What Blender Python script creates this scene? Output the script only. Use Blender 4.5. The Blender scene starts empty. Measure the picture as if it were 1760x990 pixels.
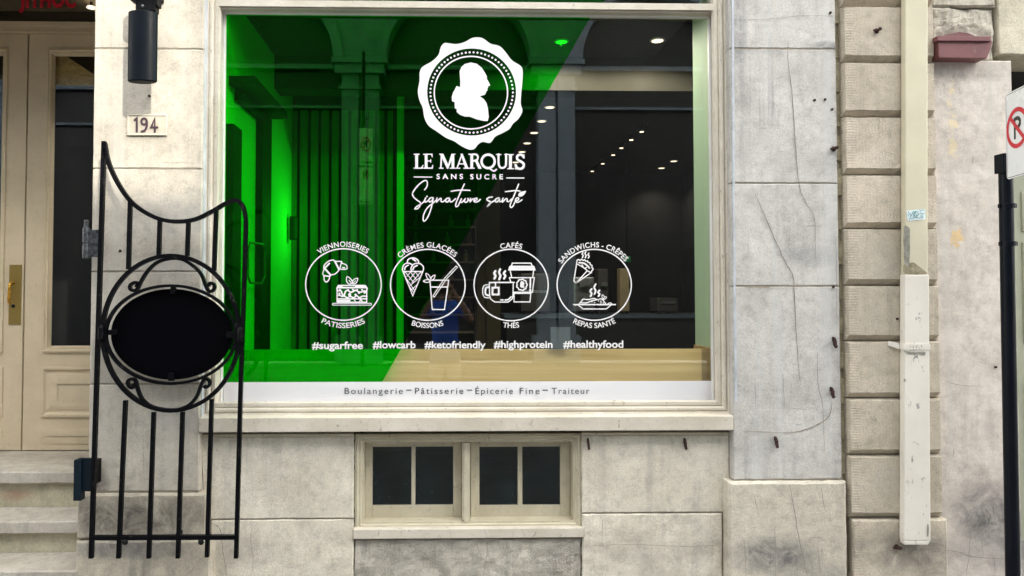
import bpy, bmesh, math, random
from mathutils import Vector, Matrix, noise
from mathutils.geometry import tessellate_polygon
random.seed(7)
S = bpy.context.scene
COL = S.collection
R = math.radians
# ------------------------------------------------------------------ camera
F, CX, CY = 1271.0, 794.0, 463.0            # focal length and principal point in photo pixels (1760 wide)
YAW, PITCH = R(1.3), R(1.65)
CAM = Vector((0.0, -4.237, 1.60))
cam = bpy.data.objects.new('camera', bpy.data.cameras.new('camera'))
COL.objects.link(cam)
cam.location = CAM
cam.rotation_euler = (R(90) + PITCH, 0, -YAW)
cam.data.sensor_width = 36.0
cam.data.lens = F / 1760 * 36
cam.data.shift_x = (880 - CX) / 1760
cam.data.shift_y = -(495 - CY) / 1760
cam.data.clip_start = 0.02
cam.data.clip_end = 500
S.camera = cam
# ------------------------------------------------------------------ world, sun, exposure
w = bpy.data.worlds.new('World'); S.world = w; w.use_nodes = True
nt = w.node_tree
bg = nt.nodes['Background']
sky = nt.nodes.new('ShaderNodeTexSky'); sky.sky_type = 'NISHITA'; sky.sun_disc = False
SUN_DIR = Vector((-0.55, 1.0, -0.60)).normalized()      # the way the light travels
elev = math.asin(-SUN_DIR.z)
sky.sun_elevation = elev
sky.sun_rotation = math.atan2(-SUN_DIR.x, -SUN_DIR.y)
sky.dust_density = 3.0
hsv = nt.nodes.new('ShaderNodeHueSaturation'); hsv.inputs['Saturation'].default_value = 0.04
nt.links.new(sky.outputs[0], hsv.inputs['Color'])
haze_tint = nt.nodes.new('ShaderNodeMixRGB'); haze_tint.blend_type = 'MULTIPLY'; haze_tint.inputs[0].default_value = 1.0
haze_tint.inputs[2].default_value = (1.0, 0.98, 0.945, 1)          # thin warm overcast
nt.links.new(hsv.outputs[0], haze_tint.inputs[1]); nt.links.new(haze_tint.outputs[0], bg.inputs['Color'])
bg.inputs['Strength'].default_value = 0.15
sl = bpy.data.lights.new('sun', 'SUN'); sl.energy = 0.42; sl.angle = R(0.7); sl.color = (1.0, 0.93, 0.80)
so = bpy.data.objects.new('sun', sl); COL.objects.link(so)
so.rotation_euler = SUN_DIR.to_track_quat('-Z', 'Y').to_euler()
so.location = (6, -14, 14)
S.view_settings.view_transform = 'Standard'
S.view_settings.look = 'None'
S.view_settings.exposure = 3.22
S.view_settings.gamma = 1
try:
    S.cycles.use_denoising = True
    S.cycles.max_bounces = 10; S.cycles.diffuse_bounces = 5; S.cycles.transparent_max_bounces = 24
    S.cycles.caustics_reflective = False; S.cycles.caustics_refractive = False
    S.cycles.sample_clamp_indirect = 6
except Exception:
    pass
# ------------------------------------------------------------------ pixel -> plane
ROT = cam.rotation_euler.to_matrix()
def ray(px, py):
    return ROT @ Vector(((px - CX) / F, (CY - py) / F, -1.0))
def P(px, py, Y):
    d = ray(px, py); return CAM + d * ((Y - CAM.y) / d.y)
def PX(px, py, X):
    d = ray(px, py); return CAM + d * ((X - CAM.x) / d.x)
def wx(px, py, Y): return P(px, py, Y).x
def wz(px, py, Y): return P(px, py, Y).z
def rect(px0, py0, px1, py1, Y):
    ym, xm = (py0 + py1) / 2, (px0 + px1) / 2
    return wx(px0, ym, Y), wx(px1, ym, Y), wz(xm, py1, Y), wz(xm, py0, Y)
# ------------------------------------------------------------------ object helpers
ORG = {}
def tag(o, label=None, cat=None, group=None, kind=None):
    if label: o['label'] = label
    if cat: o['category'] = cat
    if group: o['group'] = group
    if kind: o['kind'] = kind
    return o
def thing(name, loc, label, cat, group=None):
    o = bpy.data.objects.new(name, None); o.empty_display_size = 0.1
    COL.objects.link(o); o.location = loc; ORG[o] = Vector(loc)
    return tag(o, label, cat, group)
class MB:
    def __init__(s): s.v = []; s.f = []; s.m = []; s.mi = 0
    def add(s, vs, fs):
        b = len(s.v); s.v += [tuple(v) for v in vs]
        for f in fs: s.f.append(tuple(i + b for i in f)); s.m.append(s.mi)
        return s
    def box(s, x0, x1, y0, y1, z0, z1):
        v = [(x, y, z) for x in (x0, x1) for y in (y0, y1) for z in (z0, z1)]
        return s.add(v, [(0, 1, 3, 2), (4, 6, 7, 5), (0, 4, 5, 1), (2, 3, 7, 6), (0, 2, 6, 4), (1, 5, 7, 3)])
    def quad(s, a, b, c, d): return s.add([a, b, c, d], [(0, 1, 2, 3)])
    def build(s, name, mat, parent=None, smooth=False, bevel=0, loc=None):
        o0 = ORG[parent] if parent else Vector(loc or (0, 0, 0))
        me = bpy.data.meshes.new(name)
        me.from_pydata([(x - o0.x, y - o0.y, z - o0.z) for x, y, z in s.v], [], s.f)
        mats = mat if isinstance(mat, (list, tuple)) else [mat]
        for m in mats: me.materials.append(m)
        bm = bmesh.new(); bm.from_mesh(me)
        for f, mi in zip(bm.faces, s.m): f.material_index = mi; f.smooth = smooth
        bmesh.ops.remove_doubles(bm, verts=bm.verts, dist=1e-5) if bevel or smooth else None
        bmesh.ops.recalc_face_normals(bm, faces=bm.faces)
        if bevel:
            es = [e for e in bm.edges if len(e.link_faces) == 2 and e.calc_face_angle(0) > 0.6]
            bmesh.ops.bevel(bm, geom=es, offset=bevel, segments=2, affect='EDGES', profile=0.6, clamp_overlap=True)
        bm.to_mesh(me); bm.free()
        o = bpy.data.objects.new(name, me); COL.objects.link(o)
        if parent: o.parent = parent
        else: o.location = o0
        ORG[o] = o0.copy()
        return o
def struct(mb, name, mat, **k):
    return tag(mb.build(name, mat, **k), kind='structure')
def sweep(mb, pts, hw, hd, closed=False, up=Vector((0, 1, 0)), n=0):
    """bar of rectangular (n=0) or n-sided section along 3D points; hw across, hd along 'up'"""
    pts = [Vector(p) for p in pts]; N = len(pts); rings = []
    for i, p in enumerate(pts):
        a = pts[(i - 1) % N] if closed or i else p
        b = pts[(i + 1) % N] if closed or i < N - 1 else p
        t = (b - a).normalized(); side = t.cross(up).normalized(); u2 = side.cross(t).normalized()
        if n: ring = [p + side * hw * math.cos(2 * math.pi * k / n) + u2 * hd * math.sin(2 * math.pi * k / n) for k in range(n)]
        else: ring = [p + side * a_ * hw + u2 * b_ * hd for a_, b_ in ((-1, -1), (1, -1), (1, 1), (-1, 1))]
        rings.append(ring)
    k = len(rings[0]); vs = [v for r in rings for v in r]; fs = []
    for i in range(N if closed else N - 1):
        j = (i + 1) % N
        for q in range(k): fs.append((i * k + q, i * k + (q + 1) % k, j * k + (q + 1) % k, j * k + q))
    if not closed: fs += [tuple(range(k)), tuple((N - 1) * k + q for q in range(k))]
    return mb.add(vs, fs)
def lathe(mb, c, prof, n=24, axis='z'):
    vs = []; fs = []
    for r, h in prof:
        for k in range(n):
            a = 2 * math.pi * k / n
            q = (r * math.cos(a), r * math.sin(a), h)
            if axis == 'y': q = (q[0], q[2], q[1])
            if axis == 'x': q = (q[2], q[0], q[1])
            vs.append((c[0] + q[0], c[1] + q[1], c[2] + q[2]))
    for i in range(len(prof) - 1):
        for k in range(n): fs.append((i * n + k, i * n + (k + 1) % n, (i + 1) * n + (k + 1) % n, (i + 1) * n + k))
    fs += [tuple(range(n)), tuple((len(prof) - 1) * n + k for k in range(n))]
    return mb.add(vs, fs)
def catmull(pts, n=8, closed=False):
    out = []; N = len(pts); pts = [Vector((p[0], p[1], 0)) for p in pts]
    for i in range(N if closed else N - 1):
        g = (lambda k: pts[k % N]) if closed else (lambda k: pts[max(0, min(N - 1, k))])
        a, b, c, d = g(i - 1), g(i), g(i + 1), g(i + 2)
        for k in range(n):
            t = k / n
            q = 0.5 * ((2 * b) + (c - a) * t + (2 * a - 5 * b + 4 * c - d) * t * t + (3 * b - a - 3 * c + d) * t ** 3)
            out.append((q.x, q.y))
    if not closed: out.append((pts[-1].x, pts[-1].y))
    return out
def ell(cx, cy, rx, ry, a0=0, a1=360, n=48):
    return [(cx + rx * math.cos(R(a0 + (a1 - a0) * k / n)), cy + ry * math.sin(R(a0 + (a1 - a0) * k / n))) for k in range(n + (0 if a1 - a0 == 360 else 1))]
def frame_ring(mb, x0, x1, z0, z1, prof):
    vs = []; fs = []
    for i, y in prof:
        vs += [(x0 + i, y, z0 + i), (x1 - i, y, z0 + i), (x1 - i, y, z1 - i), (x0 + i, y, z1 - i)]
    for j in range(len(prof) - 1):
        for k in range(4): fs.append((4 * j + k, 4 * j + (k + 1) % 4, 4 * j + 4 + (k + 1) % 4, 4 * j + 4 + k))
    return mb.add(vs, fs)
def lines(a, b, extra, res):
    n = max(1, int((b - a) / res)); s = {round(a + (b - a) * k / n, 5) for k in range(n + 1)}
    s |= {round(e, 5) for e in extra if a < e < b}
    return sorted(s)
def stone(mb, x0, x1, z0, z1, yf, yb, bev=0.006, amp=0.0025, res=0.03, jag=0.003, ch=None, cd=0.03, nscale=6.0, seed=0):
    """a dressed stone: gridded front with uneven face and worn arrises; ch = chamfer widths (l, r, b, t) of depth cd"""
    ch = ch or (bev,) * 4; cdp = cd if ch[2] > bev else bev
    xs = lines(x0, x1, (x0 + ch[0], x1 - ch[1]), res); zs = lines(z0, z1, (z0 + ch[2], z1 - ch[3]), res)
    nx, nz = len(xs), len(zs); vs = []; fs = []
    for j, z in enumerate(zs):
        for i, x in enumerate(xs):
            e = max((1 - (x - x0) / ch[0]), (1 - (x1 - x) / ch[1]), (1 - (z - z0) / ch[2]), (1 - (z1 - z) / ch[3]), 0)
            d = noise.fractal(Vector((x * nscale + seed, seed * 1.7, z * nscale)), 0.9, 2.1, 5)
            y = yf + e * cdp - d * amp
            jx = noise.noise(Vector((x * 25, 3.1 + seed, z * 25))) * jag; jz = noise.noise(Vector((x * 25, 8.3 + seed, z * 25))) * jag
            X = x + (jx if 0 < i < nx - 1 else (abs(jx) if i == 0 else -abs(jx)))
            Z = z + (jz if 0 < j < nz - 1 else (abs(jz) if j == 0 else -abs(jz)))
            vs.append((X, y, Z))
    for j in range(nz - 1):
        for i in range(nx - 1): fs.append((j * nx + i, j * nx + i + 1, (j + 1) * nx + i + 1, (j + 1) * nx + i))
    loop = [i for i in range(nx)] + [j * nx + nx - 1 for j in range(1, nz)] + [(nz - 1) * nx + i for i in range(nx - 2, -1, -1)] + [j * nx for j in range(nz - 2, 0, -1)]
    b = len(vs); L = len(loop)
    vs += [(vs[k][0], yb, vs[k][2]) for k in loop]
    for k in range(L): fs.append((loop[k], b + k, b + (k + 1) % L, loop[(k + 1) % L]))
    return mb.add(vs, fs)
# ------------------------------------------------------------------ materials
def newmat(name):
    m = bpy.data.materials.new(name); m.use_nodes = True
    return m, m.node_tree, m.node_tree.nodes['Principled BSDF']
def N(nt, typ, **kw):
    n = nt.nodes.new('ShaderNode' + typ)
    for k, v in kw.items():
        if k in n.inputs.keys():
            if isinstance(v, bpy.types.NodeSocket): nt.links.new(v, n.inputs[k])
            else: n.inputs[k].default_value = v
        else: setattr(n, k, v)
    return n
def link(nt, a, b): nt.links.new(a, b)
def objc(nt, scale=(1, 1, 1), loc=(0, 0, 0)):
    g = N(nt, 'NewGeometry')           # position in the world: the masonry never moves
    m = N(nt, 'Mapping'); nt.links.new(g.outputs['Position'], m.inputs['Vector'])
    m.inputs['Scale'].default_value = scale; m.inputs['Location'].default_value = loc
    return m.outputs[0]
def ramp(nt, fac, stops):
    r = N(nt, 'ValToRGB'); nt.links.new(fac, r.inputs[0]); cr = r.color_ramp
    while len(cr.elements) < len(stops): cr.elements.new(0.5)
    for e, (p, c) in zip(cr.elements, stops):
        e.position = p; e.color = (c[0], c[1], c[2], 1) if hasattr(c, '__len__') else (c, c, c, 1)
    return r.outputs[0]
def mix(nt, fac, a, b, typ='MIX'):
    m = N(nt, 'MixRGB', blend_type=typ)
    for s, v in ((0, fac), (1, a), (2, b)):
        if isinstance(v, bpy.types.NodeSocket): nt.links.new(v, m.inputs[s])
        else: m.inputs[s].default_value = v if s == 0 else ((*v, 1) if len(v) == 3 else v)
    return m.outputs[0]
def math_(nt, op, a, b=0.0, clamp=False):
    m = N(nt, 'Math', operation=op, use_clamp=clamp)
    for s, v in ((0, a), (1, b)):
        if isinstance(v, bpy.types.NodeSocket): nt.links.new(v, m.inputs[s])
        else: m.inputs[s].default_value = v
    return m.outputs[0]
def nz(nt, vec, scale, detail=6, rough=0.6, dist=0.0):
    n = N(nt, 'TexNoise', Scale=scale, Detail=detail, Roughness=rough, Distortion=dist); nt.links.new(vec, n.inputs['Vector'])
    return n.outputs['Fac']
def maprange(nt, v, a, b, c=0.0, d=1.0):
    m = N(nt, 'MapRange'); nt.links.new(v, m.inputs[0])
    for k, x in zip((1, 2, 3, 4), (a, b, c, d)): m.inputs[k].default_value = x
    return m.outputs[0]
def blob(nt, x, z, rx, rz):
    """soft patch on the wall around (x, z): for dirt that sits in one place"""
    g = N(nt, 'NewGeometry'); sp = N(nt, 'SeparateXYZ'); nt.links.new(g.outputs['Position'], sp.inputs[0])
    a = math_(nt, 'POWER', math_(nt, 'DIVIDE', math_(nt, 'SUBTRACT', sp.outputs[0], x), rx), 2.0)
    b = math_(nt, 'POWER', math_(nt, 'DIVIDE', math_(nt, 'SUBTRACT', sp.outputs[2], z), rz), 2.0)
    return maprange(nt, math_(nt, 'ADD', a, b), 1.4, 0.1)
def stone_mat(name, c1, c2, streak=None, streak_amt=0.5, bump=0.35, grain=1.0, patches=(), island=0.10, seed=0, comb=None, vstreak=None, pale=None):
    m, t, b = newmat(name)
    base = objc(t, loc=(seed * 3.7, seed * 1.3, seed * 2.1))
    n1 = nz(t, base, 3.2, 9, 0.62, 0.3)
    col = ramp(t, n1, [(0.32, c1), (0.66, c2)])
    n2 = nz(t, base, 17, 8, 0.7)
    col = mix(t, 1.0, col, ramp(t, n2, [(0.28, 0.74), (0.5, 1.0), (0.75, 1.10)]), 'MULTIPLY')
    n3 = nz(t, base, 120, 6, 0.85)
    col = mix(t, grain, col, ramp(t, n3, [(0.33, 0.70), (0.52, 1.0), (0.68, 1.12)]), 'MULTIPLY')
    # pits
    v = N(t, 'TexVoronoi', Scale=46.0); t.links.new(base, v.inputs['Vector'])
    pit = maprange(t, v.outputs['Distance'], 0.12, 0.05)
    pit = math_(t, 'MULTIPLY', pit, maprange(t, nz(t, base, 9, 4), 0.54, 0.66))
    col = mix(t, math_(t, 'MULTIPLY', pit, 0.5), col, (0.09, 0.08, 0.07))
    if streak:
        sv = objc(t, (15, 15, 0.55), (seed, 0, 0))
        s1 = maprange(t, nz(t, sv, 1.0, 5, 0.65, 0.2), 0.50, 0.68)
        s1 = math_(t, 'MULTIPLY', s1, maprange(t, nz(t, base, 1.1, 3), 0.40, 0.58))
        col = mix(t, math_(t, 'MULTIPLY', s1, streak_amt), col, streak)
    if pale:                                   # lime runs and patched filler
        sv = objc(t, (11, 11, 0.35), (seed + 9, 0, 0))
        s2 = maprange(t, nz(t, sv, 1.0, 4, 0.6), 0.54, 0.66)
        col = mix(t, math_(t, 'MULTIPLY', s2, 0.6), col, pale)
    # scattered dirt
    dn = maprange(t, nz(t, base, 2.0, 10, 0.72, 0.6), 0.56, 0.74)
    col = mix(t, math_(t, 'MULTIPLY', dn, 0.26), col, (0.10, 0.09, 0.08))
    for (x, z, rx, rz, amt, pc, *hard) in patches:
        bl_ = blob(t, x, z, rx, rz)
        if hard: pm = maprange(t, math_(t, 'ADD', nz(t, base, 16, 8, 0.75, 0.8), math_(t, 'MULTIPLY', bl_, 0.22)), 0.71, 0.73)
        else: pm = math_(t, 'MULTIPLY', bl_, maprange(t, nz(t, base, 7, 10, 0.75, 0.8), 0.30, 0.62))
        col = mix(t, math_(t, 'MULTIPLY', pm, amt), col, pc)
    g = N(t, 'NewGeometry')
    isl = maprange(t, g.outputs['Random Per Island'], 0, 1, 1 - island, 1 + island)
    cmb = N(t, 'CombineXYZ'); [t.links.new(isl, cmb.inputs[k]) for k in range(3)]
    col = mix(t, 1.0, col, cmb.outputs[0], 'MULTIPLY')
    t.links.new(col, b.inputs['Base Color'])
    b.inputs['Roughness'].default_value = 0.9
    b.inputs['Specular IOR Level'].default_value = 0.25
    h = math_(t, 'ADD', math_(t, 'MULTIPLY', n2, 0.5), math_(t, 'ADD', math_(t, 'MULTIPLY', n3, 0.6), math_(t, 'MULTIPLY', pit, -0.5)))
    if comb:                                   # tooled margin: short horizontal chisel marks between two x
        x0, x1, sp_ = comb
        sp = N(t, 'SeparateXYZ'); t.links.new(g.outputs['Position'], sp.inputs[0])
        inm = math_(t, 'MULTIPLY', maprange(t, sp.outputs[0], x1 + 0.012, x1 - 0.012), maprange(t, nz(t, base, 14, 4), 0.3, 0.5))
        wv = math_(t, 'SINE', math_(t, 'ADD', math_(t, 'MULTIPLY', sp.outputs[2], sp_), math_(t, 'MULTIPLY', nz(t, base, 9, 3), 6.0)))
        h = math_(t, 'ADD', h, math_(t, 'MULTIPLY', math_(t, 'MULTIPLY', wv, inm), 0.10))
    if vstreak:                                # vertical droving over the whole face
        sp = N(t, 'SeparateXYZ'); t.links.new(g.outputs['Position'], sp.inputs[0])
        wv = math_(t, 'SINE', math_(t, 'ADD', math_(t, 'MULTIPLY', sp.outputs[0], vstreak), math_(t, 'MULTIPLY', nz(t, base, 7, 3), 9.0)))
        h = math_(t, 'ADD', h, math_(t, 'MULTIPLY', math_(t, 'MULTIPLY', wv, maprange(t, nz(t, base, 5, 3), 0.46, 0.62)), 0.035))
    bp = N(t, 'Bump', Strength=bump, Distance=0.02); t.links.new(h, bp.inputs['Height']); t.links.new(bp.outputs[0], b.inputs['Normal'])
    return m
def paint_mat(name, c, c2=None, dirt=0.5, rough=0.45, bump=0.12, grain=None, chip=None, chip_amt=0.6, seed=0, spec=0.5):
    m, t, b = newmat(name); b.inputs['Specular IOR Level'].default_value = spec
    c2 = c2 or tuple(x * 0.82 for x in c)
    v = objc(t, loc=(seed, seed, seed)); n = nz(t, v, 5, 6, 0.6)
    col = ramp(t, n, [(0.35, c2), (0.62, c)])
    n2 = nz(t, v, 38, 8, 0.7, 0.5)
    col = mix(t, math_(t, 'MULTIPLY', maprange(t, n2, 0.57, 0.70), dirt), col, tuple(x * 0.42 for x in c))
    h = n2
    if grain:
        gn = nz(t, objc(t, grain, (seed, 0, 0)), 1.0, 5, 0.7)
        col = mix(t, 0.5, col, ramp(t, gn, [(0.3, 0.72), (0.6, 1.05)]), 'MULTIPLY'); h = math_(t, 'ADD', n2, gn)
    if chip:
        cm = maprange(t, nz(t, objc(t, (1, 1, 0.5), (seed, 2, 0)), 26, 9, 0.72, 0.4), 0.615, 0.65)
        col = mix(t, math_(t, 'MULTIPLY', cm, chip_amt), col, chip)
        h = math_(t, 'SUBTRACT', h, math_(t, 'MULTIPLY', cm, 0.6))
    t.links.new(col, b.inputs['Base Color'])
    t.links.new(maprange(t, n, 0.3, 0.7, rough - 0.08, rough + 0.12), b.inputs['Roughness'])
    bp = N(t, 'Bump', Strength=bump, Distance=0.01); t.links.new(h, bp.inputs['Height']); t.links.new(bp.outputs[0], b.inputs['Normal'])
    return m
def plain(name, c, rough=0.6, metal=0.0, spec=0.5, var=0.15, scale=30, bump=0.05):
    m, t, b = newmat(name)
    v = objc(t); n = nz(t, v, scale, 6, 0.65)
    col = ramp(t, n, [(0.3, tuple(x * (1 - var) for x in c)), (0.7, tuple(min(1, x * (1 + var)) for x in c))])
    t.links.new(col, b.inputs['Base Color'])
    t.links.new(maprange(t, n, 0.3, 0.7, max(0.05, rough - 0.1), min(1, rough + 0.1)), b.inputs['Roughness'])
    b.inputs['Metallic'].default_value = metal; b.inputs['Specular IOR Level'].default_value = spec
    bp = N(t, 'Bump', Strength=bump, Distance=0.004); t.links.new(n, bp.inputs['Height']); t.links.new(bp.outputs[0], b.inputs['Normal'])
    return m
def wood_mat(name, c1, c2, axis=(1.2, 20, 30), rough=0.5):
    m, t, b = newmat(name)
    n = nz(t, objc(t, axis), 1.0, 8, 0.65, 1.2)
    col = ramp(t, n, [(0.3, c1), (0.65, c2)])
    t.links.new(col, b.inputs['Base Color']); b.inputs['Roughness'].default_value = rough
    return m
def emit(name, c, s):
    m, t, b = newmat(name)
    b.inputs['Base Color'].default_value = (*c, 1); b.inputs['Emission Color'].default_value = (*c, 1); b.inputs['Emission Strength'].default_value = s
    return m
def glass_mat(name, tint=(0.95, 0.97, 0.96), ior=1.50, dust=0.0, rough=0.0, dcol=(0.42, 0.42, 0.38)):
    m, t, b = newmat(name); t.nodes.remove(b)
    out = t.nodes['Material Output']
    g = N(t, 'NewGeometry')
    i2 = N(t, 'Mix'); i2.data_type = 'FLOAT'
    t.links.new(g.outputs['Backfacing'], i2.inputs[0]); i2.inputs[2].default_value = ior; i2.inputs[3].default_value = 1 / ior
    fr = N(t, 'Fresnel'); t.links.new(i2.outputs[0], fr.inputs['IOR'])
    tr = N(t, 'BsdfTransparent'); tr.inputs[0].default_value = (*tint, 1)
    gl = N(t, 'BsdfGlossy'); gl.inputs['Roughness'].default_value = rough; gl.inputs[0].default_value = (1, 1, 1, 1)
    mx = N(t, 'MixShader'); t.links.new(fr.outputs[0], mx.inputs[0]); t.links.new(tr.outputs[0], mx.inputs[1]); t.links.new(gl.outputs[0], mx.inputs[2])
    res = mx.outputs[0]
    if dust:
        df = N(t, 'BsdfDiffuse'); df.inputs[0].default_value = (*dcol, 1)
        v = objc(t); d = math_(t, 'ADD', math_(t, 'MULTIPLY', maprange(t, nz(t, v, 5, 8, 0.7), 0.35, 0.75), dust), math_(t, 'MULTIPLY', maprange(t, nz(t, v, 85, 3, 0.6), 0.66, 0.72), dust * 4), True)
        m2 = N(t, 'MixShader'); t.links.new(d, m2.inputs[0]); t.links.new(res, m2.inputs[1]); t.links.new(df.outputs[0], m2.inputs[2]); res = m2.outputs[0]
    t.links.new(res, out.inputs[0])
    return m
M = {}
zb = wz(700, 960, 0)
M['pier'] = stone_mat('pier_limestone', (0.45, 0.41, 0.345), (0.65, 0.60, 0.51), streak=(0.24, 0.24, 0.245), streak_amt=0.45, bump=0.30, seed=1, island=0.04, pale=(0.56, 0.53, 0.47),
    patches=[(wx(290, 380, 0), wz(290, 380, 0), 0.22, 0.14, 0.35, (0.30, 0.31, 0.34)), (wx(310, 720, 0), wz(310, 720, 0), 0.2, 0.06, 0.5, (0.26, 0.27, 0.31)),
             (wx(175, 830, 0), wz(175, 830, 0), 0.07, 0.10, 0.85, (0.15, 0.13, 0.115)), (wx(300, 460, 0), wz(300, 460, 0), 0.2, 0.08, 0.35, (0.3, 0.31, 0.34))])
M['pierbase'] = stone_mat('pier_base_limestone', (0.44, 0.395, 0.315), (0.68, 0.62, 0.50), streak=(0.17, 0.16, 0.15), bump=0.5, seed=2, island=0.05,
    patches=[(wx(240, 885, 0), wz(240, 885, 0), 0.46, 0.15, 1.0, (0.13, 0.115, 0.10)), (wx(240, 935, 0), wz(240, 935, 0), 0.36, 0.05, 0.85, (0.13, 0.13, 0.145))])
M['pilaster'] = stone_mat('grey_pilaster_stone', (0.50, 0.482, 0.45), (0.66, 0.638, 0.60), streak=(0.20, 0.20, 0.21), streak_amt=0.6, bump=0.30, seed=3, island=0.04, pale=(0.60, 0.60, 0.58),
    patches=[(wx(1262, 60, 0), wz(1262, 60, 0), 0.05, 0.25, 0.7, (0.17, 0.17, 0.18)), (wx(1415, 85, 0), wz(1415, 85, 0), 0.1, 0.03, 0.9, (0.12, 0.12, 0.12)), (wx(1390, 440, 0), wz(1390, 440, 0), 0.25, 0.06, 0.5, (0.24, 0.25, 0.26))])
M['pilbase'] = stone_mat('pilaster_base_stone', (0.55, 0.505, 0.42), (0.69, 0.64, 0.535), streak=(0.2, 0.19, 0.18), bump=0.45, seed=4, island=0.03,
    patches=[(wx(1320, 945, 0), wz(1320, 945, 0), 0.26, 0.11, 0.95, (0.15, 0.14, 0.14)), (wx(1400, 985, 0), wz(1400, 985, 0), 0.3, 0.08, 0.6, (0.2, 0.19, 0.18))])
M['basement'] = stone_mat('basement_limestone', (0.63, 0.58, 0.48), (0.77, 0.72, 0.61), streak=(0.30, 0.29, 0.27), streak_amt=0.3, bump=0.36, seed=5, island=0.05,
    patches=[(wx(400, 950, 0), wz(400, 950, 0), 0.25, 0.1, 0.5, (0.27, 0.25, 0.22)), (wx(1100, 950, 0), wz(1100, 950, 0), 0.3, 0.12, 0.35, (0.28, 0.26, 0.23))])
M['rough'] = stone_mat('rough_base_stone', (0.52, 0.48, 0.41), (0.70, 0.655, 0.56), streak=(0.2, 0.19, 0.18), bump=0.9, seed=6, island=0.14,
    patches=[(wx(700, 955, 0), wz(700, 955, 0), 0.25, 0.09, 0.5, (0.20, 0.18, 0.17)), (wx(960, 965, 0), wz(960, 965, 0), 0.16, 0.1, 0.6, (0.19, 0.165, 0.16))])
cx0 = wx(1474, 500, -0.08)
M['quoin'] = stone_mat('tooled_sandstone', (0.52, 0.455, 0.355), (0.65, 0.58, 0.475), streak=(0.27, 0.235, 0.19), streak_amt=0.3, bump=0.5, seed=7, island=0.10, comb=(0, cx0, 420.0), vstreak=330.0,
    patches=[(wx(1500, 450, 0), wz(1500, 450, 0), 0.12, 0.12, 0.7, (0.50, 0.46, 0.39)), (wx(1490, 540, 0), wz(1490, 540, 0), 0.05, 0.06, 0.6, (0.5, 0.46, 0.39)), (wx(1490, 635, 0), wz(1490, 635, 0), 0.06, 0.08, 0.6, (0.5, 0.46, 0.39)),
             (wx(1510, 820, 0), wz(1510, 820, 0), 0.1, 0.08, 0.6, (0.5, 0.47, 0.4)), (wx(1570, 945, 0), wz(1570, 945, 0), 0.24, 0.14, 0.85, (0.17, 0.16, 0.15)), (wx(1500, 940, 0), wz(1500, 940, 0), 0.3, 0.12, 0.6, (0.22, 0.20, 0.17))])
M['plaster'] = stone_mat('painted_render', (0.60, 0.535, 0.475), (0.69, 0.625, 0.56), streak=(0.40, 0.37, 0.33), streak_amt=0.35, bump=0.22, grain=0.6, seed=8, island=0.0, pale=(0.58, 0.55, 0.50),
    patches=[(wx(1690, 880, 0), wz(1690, 880, 0), 0.2, 0.17, 1.0, (0.11, 0.105, 0.105)), (wx(1735, 920, 0), wz(1735, 920, 0), 0.10, 0.22, 0.9, (0.14, 0.135, 0.135)), (wx(1680, 950, 0), wz(1680, 950, 0), 0.3, 0.14, 0.55, (0.26, 0.25, 0.24)),
             (wx(1630, 215, 0), wz(1630, 215, 0), 0.04, 0.36, 1.0, (0.70, 0.60, 0.42), 1), (wx(1635, 412, 0), wz(1635, 412, 0), 0.06, 0.08, 1.0, (0.70, 0.52, 0.28), 1), (wx(1690, 130, 0), wz(1690, 130, 0), 0.2, 0.05, 0.5, (0.36, 0.33, 0.29))])
M['corbel'] = stone_mat('broken_stone', (0.52, 0.475, 0.395), (0.68, 0.63, 0.53), streak=(0.24, 0.22, 0.19), bump=0.9, seed=9, island=0.08)
M['cream_wall'] = stone_mat('cream_rough_wall', (0.62, 0.565, 0.44), (0.72, 0.665, 0.53), bump=0.6, seed=10, island=0.0)
M['step'] = stone_mat('step_stone', (0.38, 0.345, 0.29), (0.56, 0.525, 0.46), streak=(0.3, 0.28, 0.26), bump=0.3, seed=11, island=0.06)
M['riser'] = stone_mat('riser_stone', (0.44, 0.40, 0.29), (0.58, 0.54, 0.40), streak=(0.22, 0.2, 0.16), bump=0.4, seed=12, island=0.05, patches=[(wx(30, 850, 0.45), wz(30, 850, 0.45), 0.12, 0.04, 0.6, (0.30, 0.12, 0.07))])
M['mortar'] = stone_mat('mortar', (0.26, 0.24, 0.20), (0.40, 0.36, 0.29), bump=0.6, seed=13, island=0)
M['oldmortar'] = stone_mat('yellow_mortar', (0.34, 0.30, 0.20), (0.44, 0.39, 0.27), streak=(0.2, 0.18, 0.12), bump=0.6, seed=14, island=0)
M['caulk'] = plain('blue_grey_caulk', (0.50, 0.53, 0.57), 0.6, var=0.2, scale=12)
M['upper'] = stone_mat('upper_limestone', (0.36, 0.34, 0.30), (0.5, 0.47, 0.42), seed=15, island=0.08)
M['frame'] = paint_mat('cream_frame_paint', (0.66, 0.61, 0.52), (0.56, 0.51, 0.42), dirt=0.5, bump=0.3, chip=(0.28, 0.24, 0.19), chip_amt=0.75, rough=0.5)
M['bead'] = paint_mat('white_bead_paint', (0.74, 0.74, 0.72), (0.66, 0.65, 0.62), dirt=0.2, rough=0.4)
M['sash'] = paint_mat('cream_sash_paint', (0.60, 0.55, 0.42), (0.50, 0.45, 0.33), dirt=0.55, bump=0.3, chip=(0.25, 0.21, 0.16), chip_amt=0.75, seed=4)
M['door'] = paint_mat('beige_door_paint', (0.66, 0.56, 0.405), (0.59, 0.50, 0.35), dirt=0.4, rough=0.42, bump=0.08, seed=2)
M['green_door'] = paint_mat('sage_door_paint', (0.42, 0.44, 0.33), (0.38, 0.40, 0.30), dirt=0.1, rough=0.45)
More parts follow.
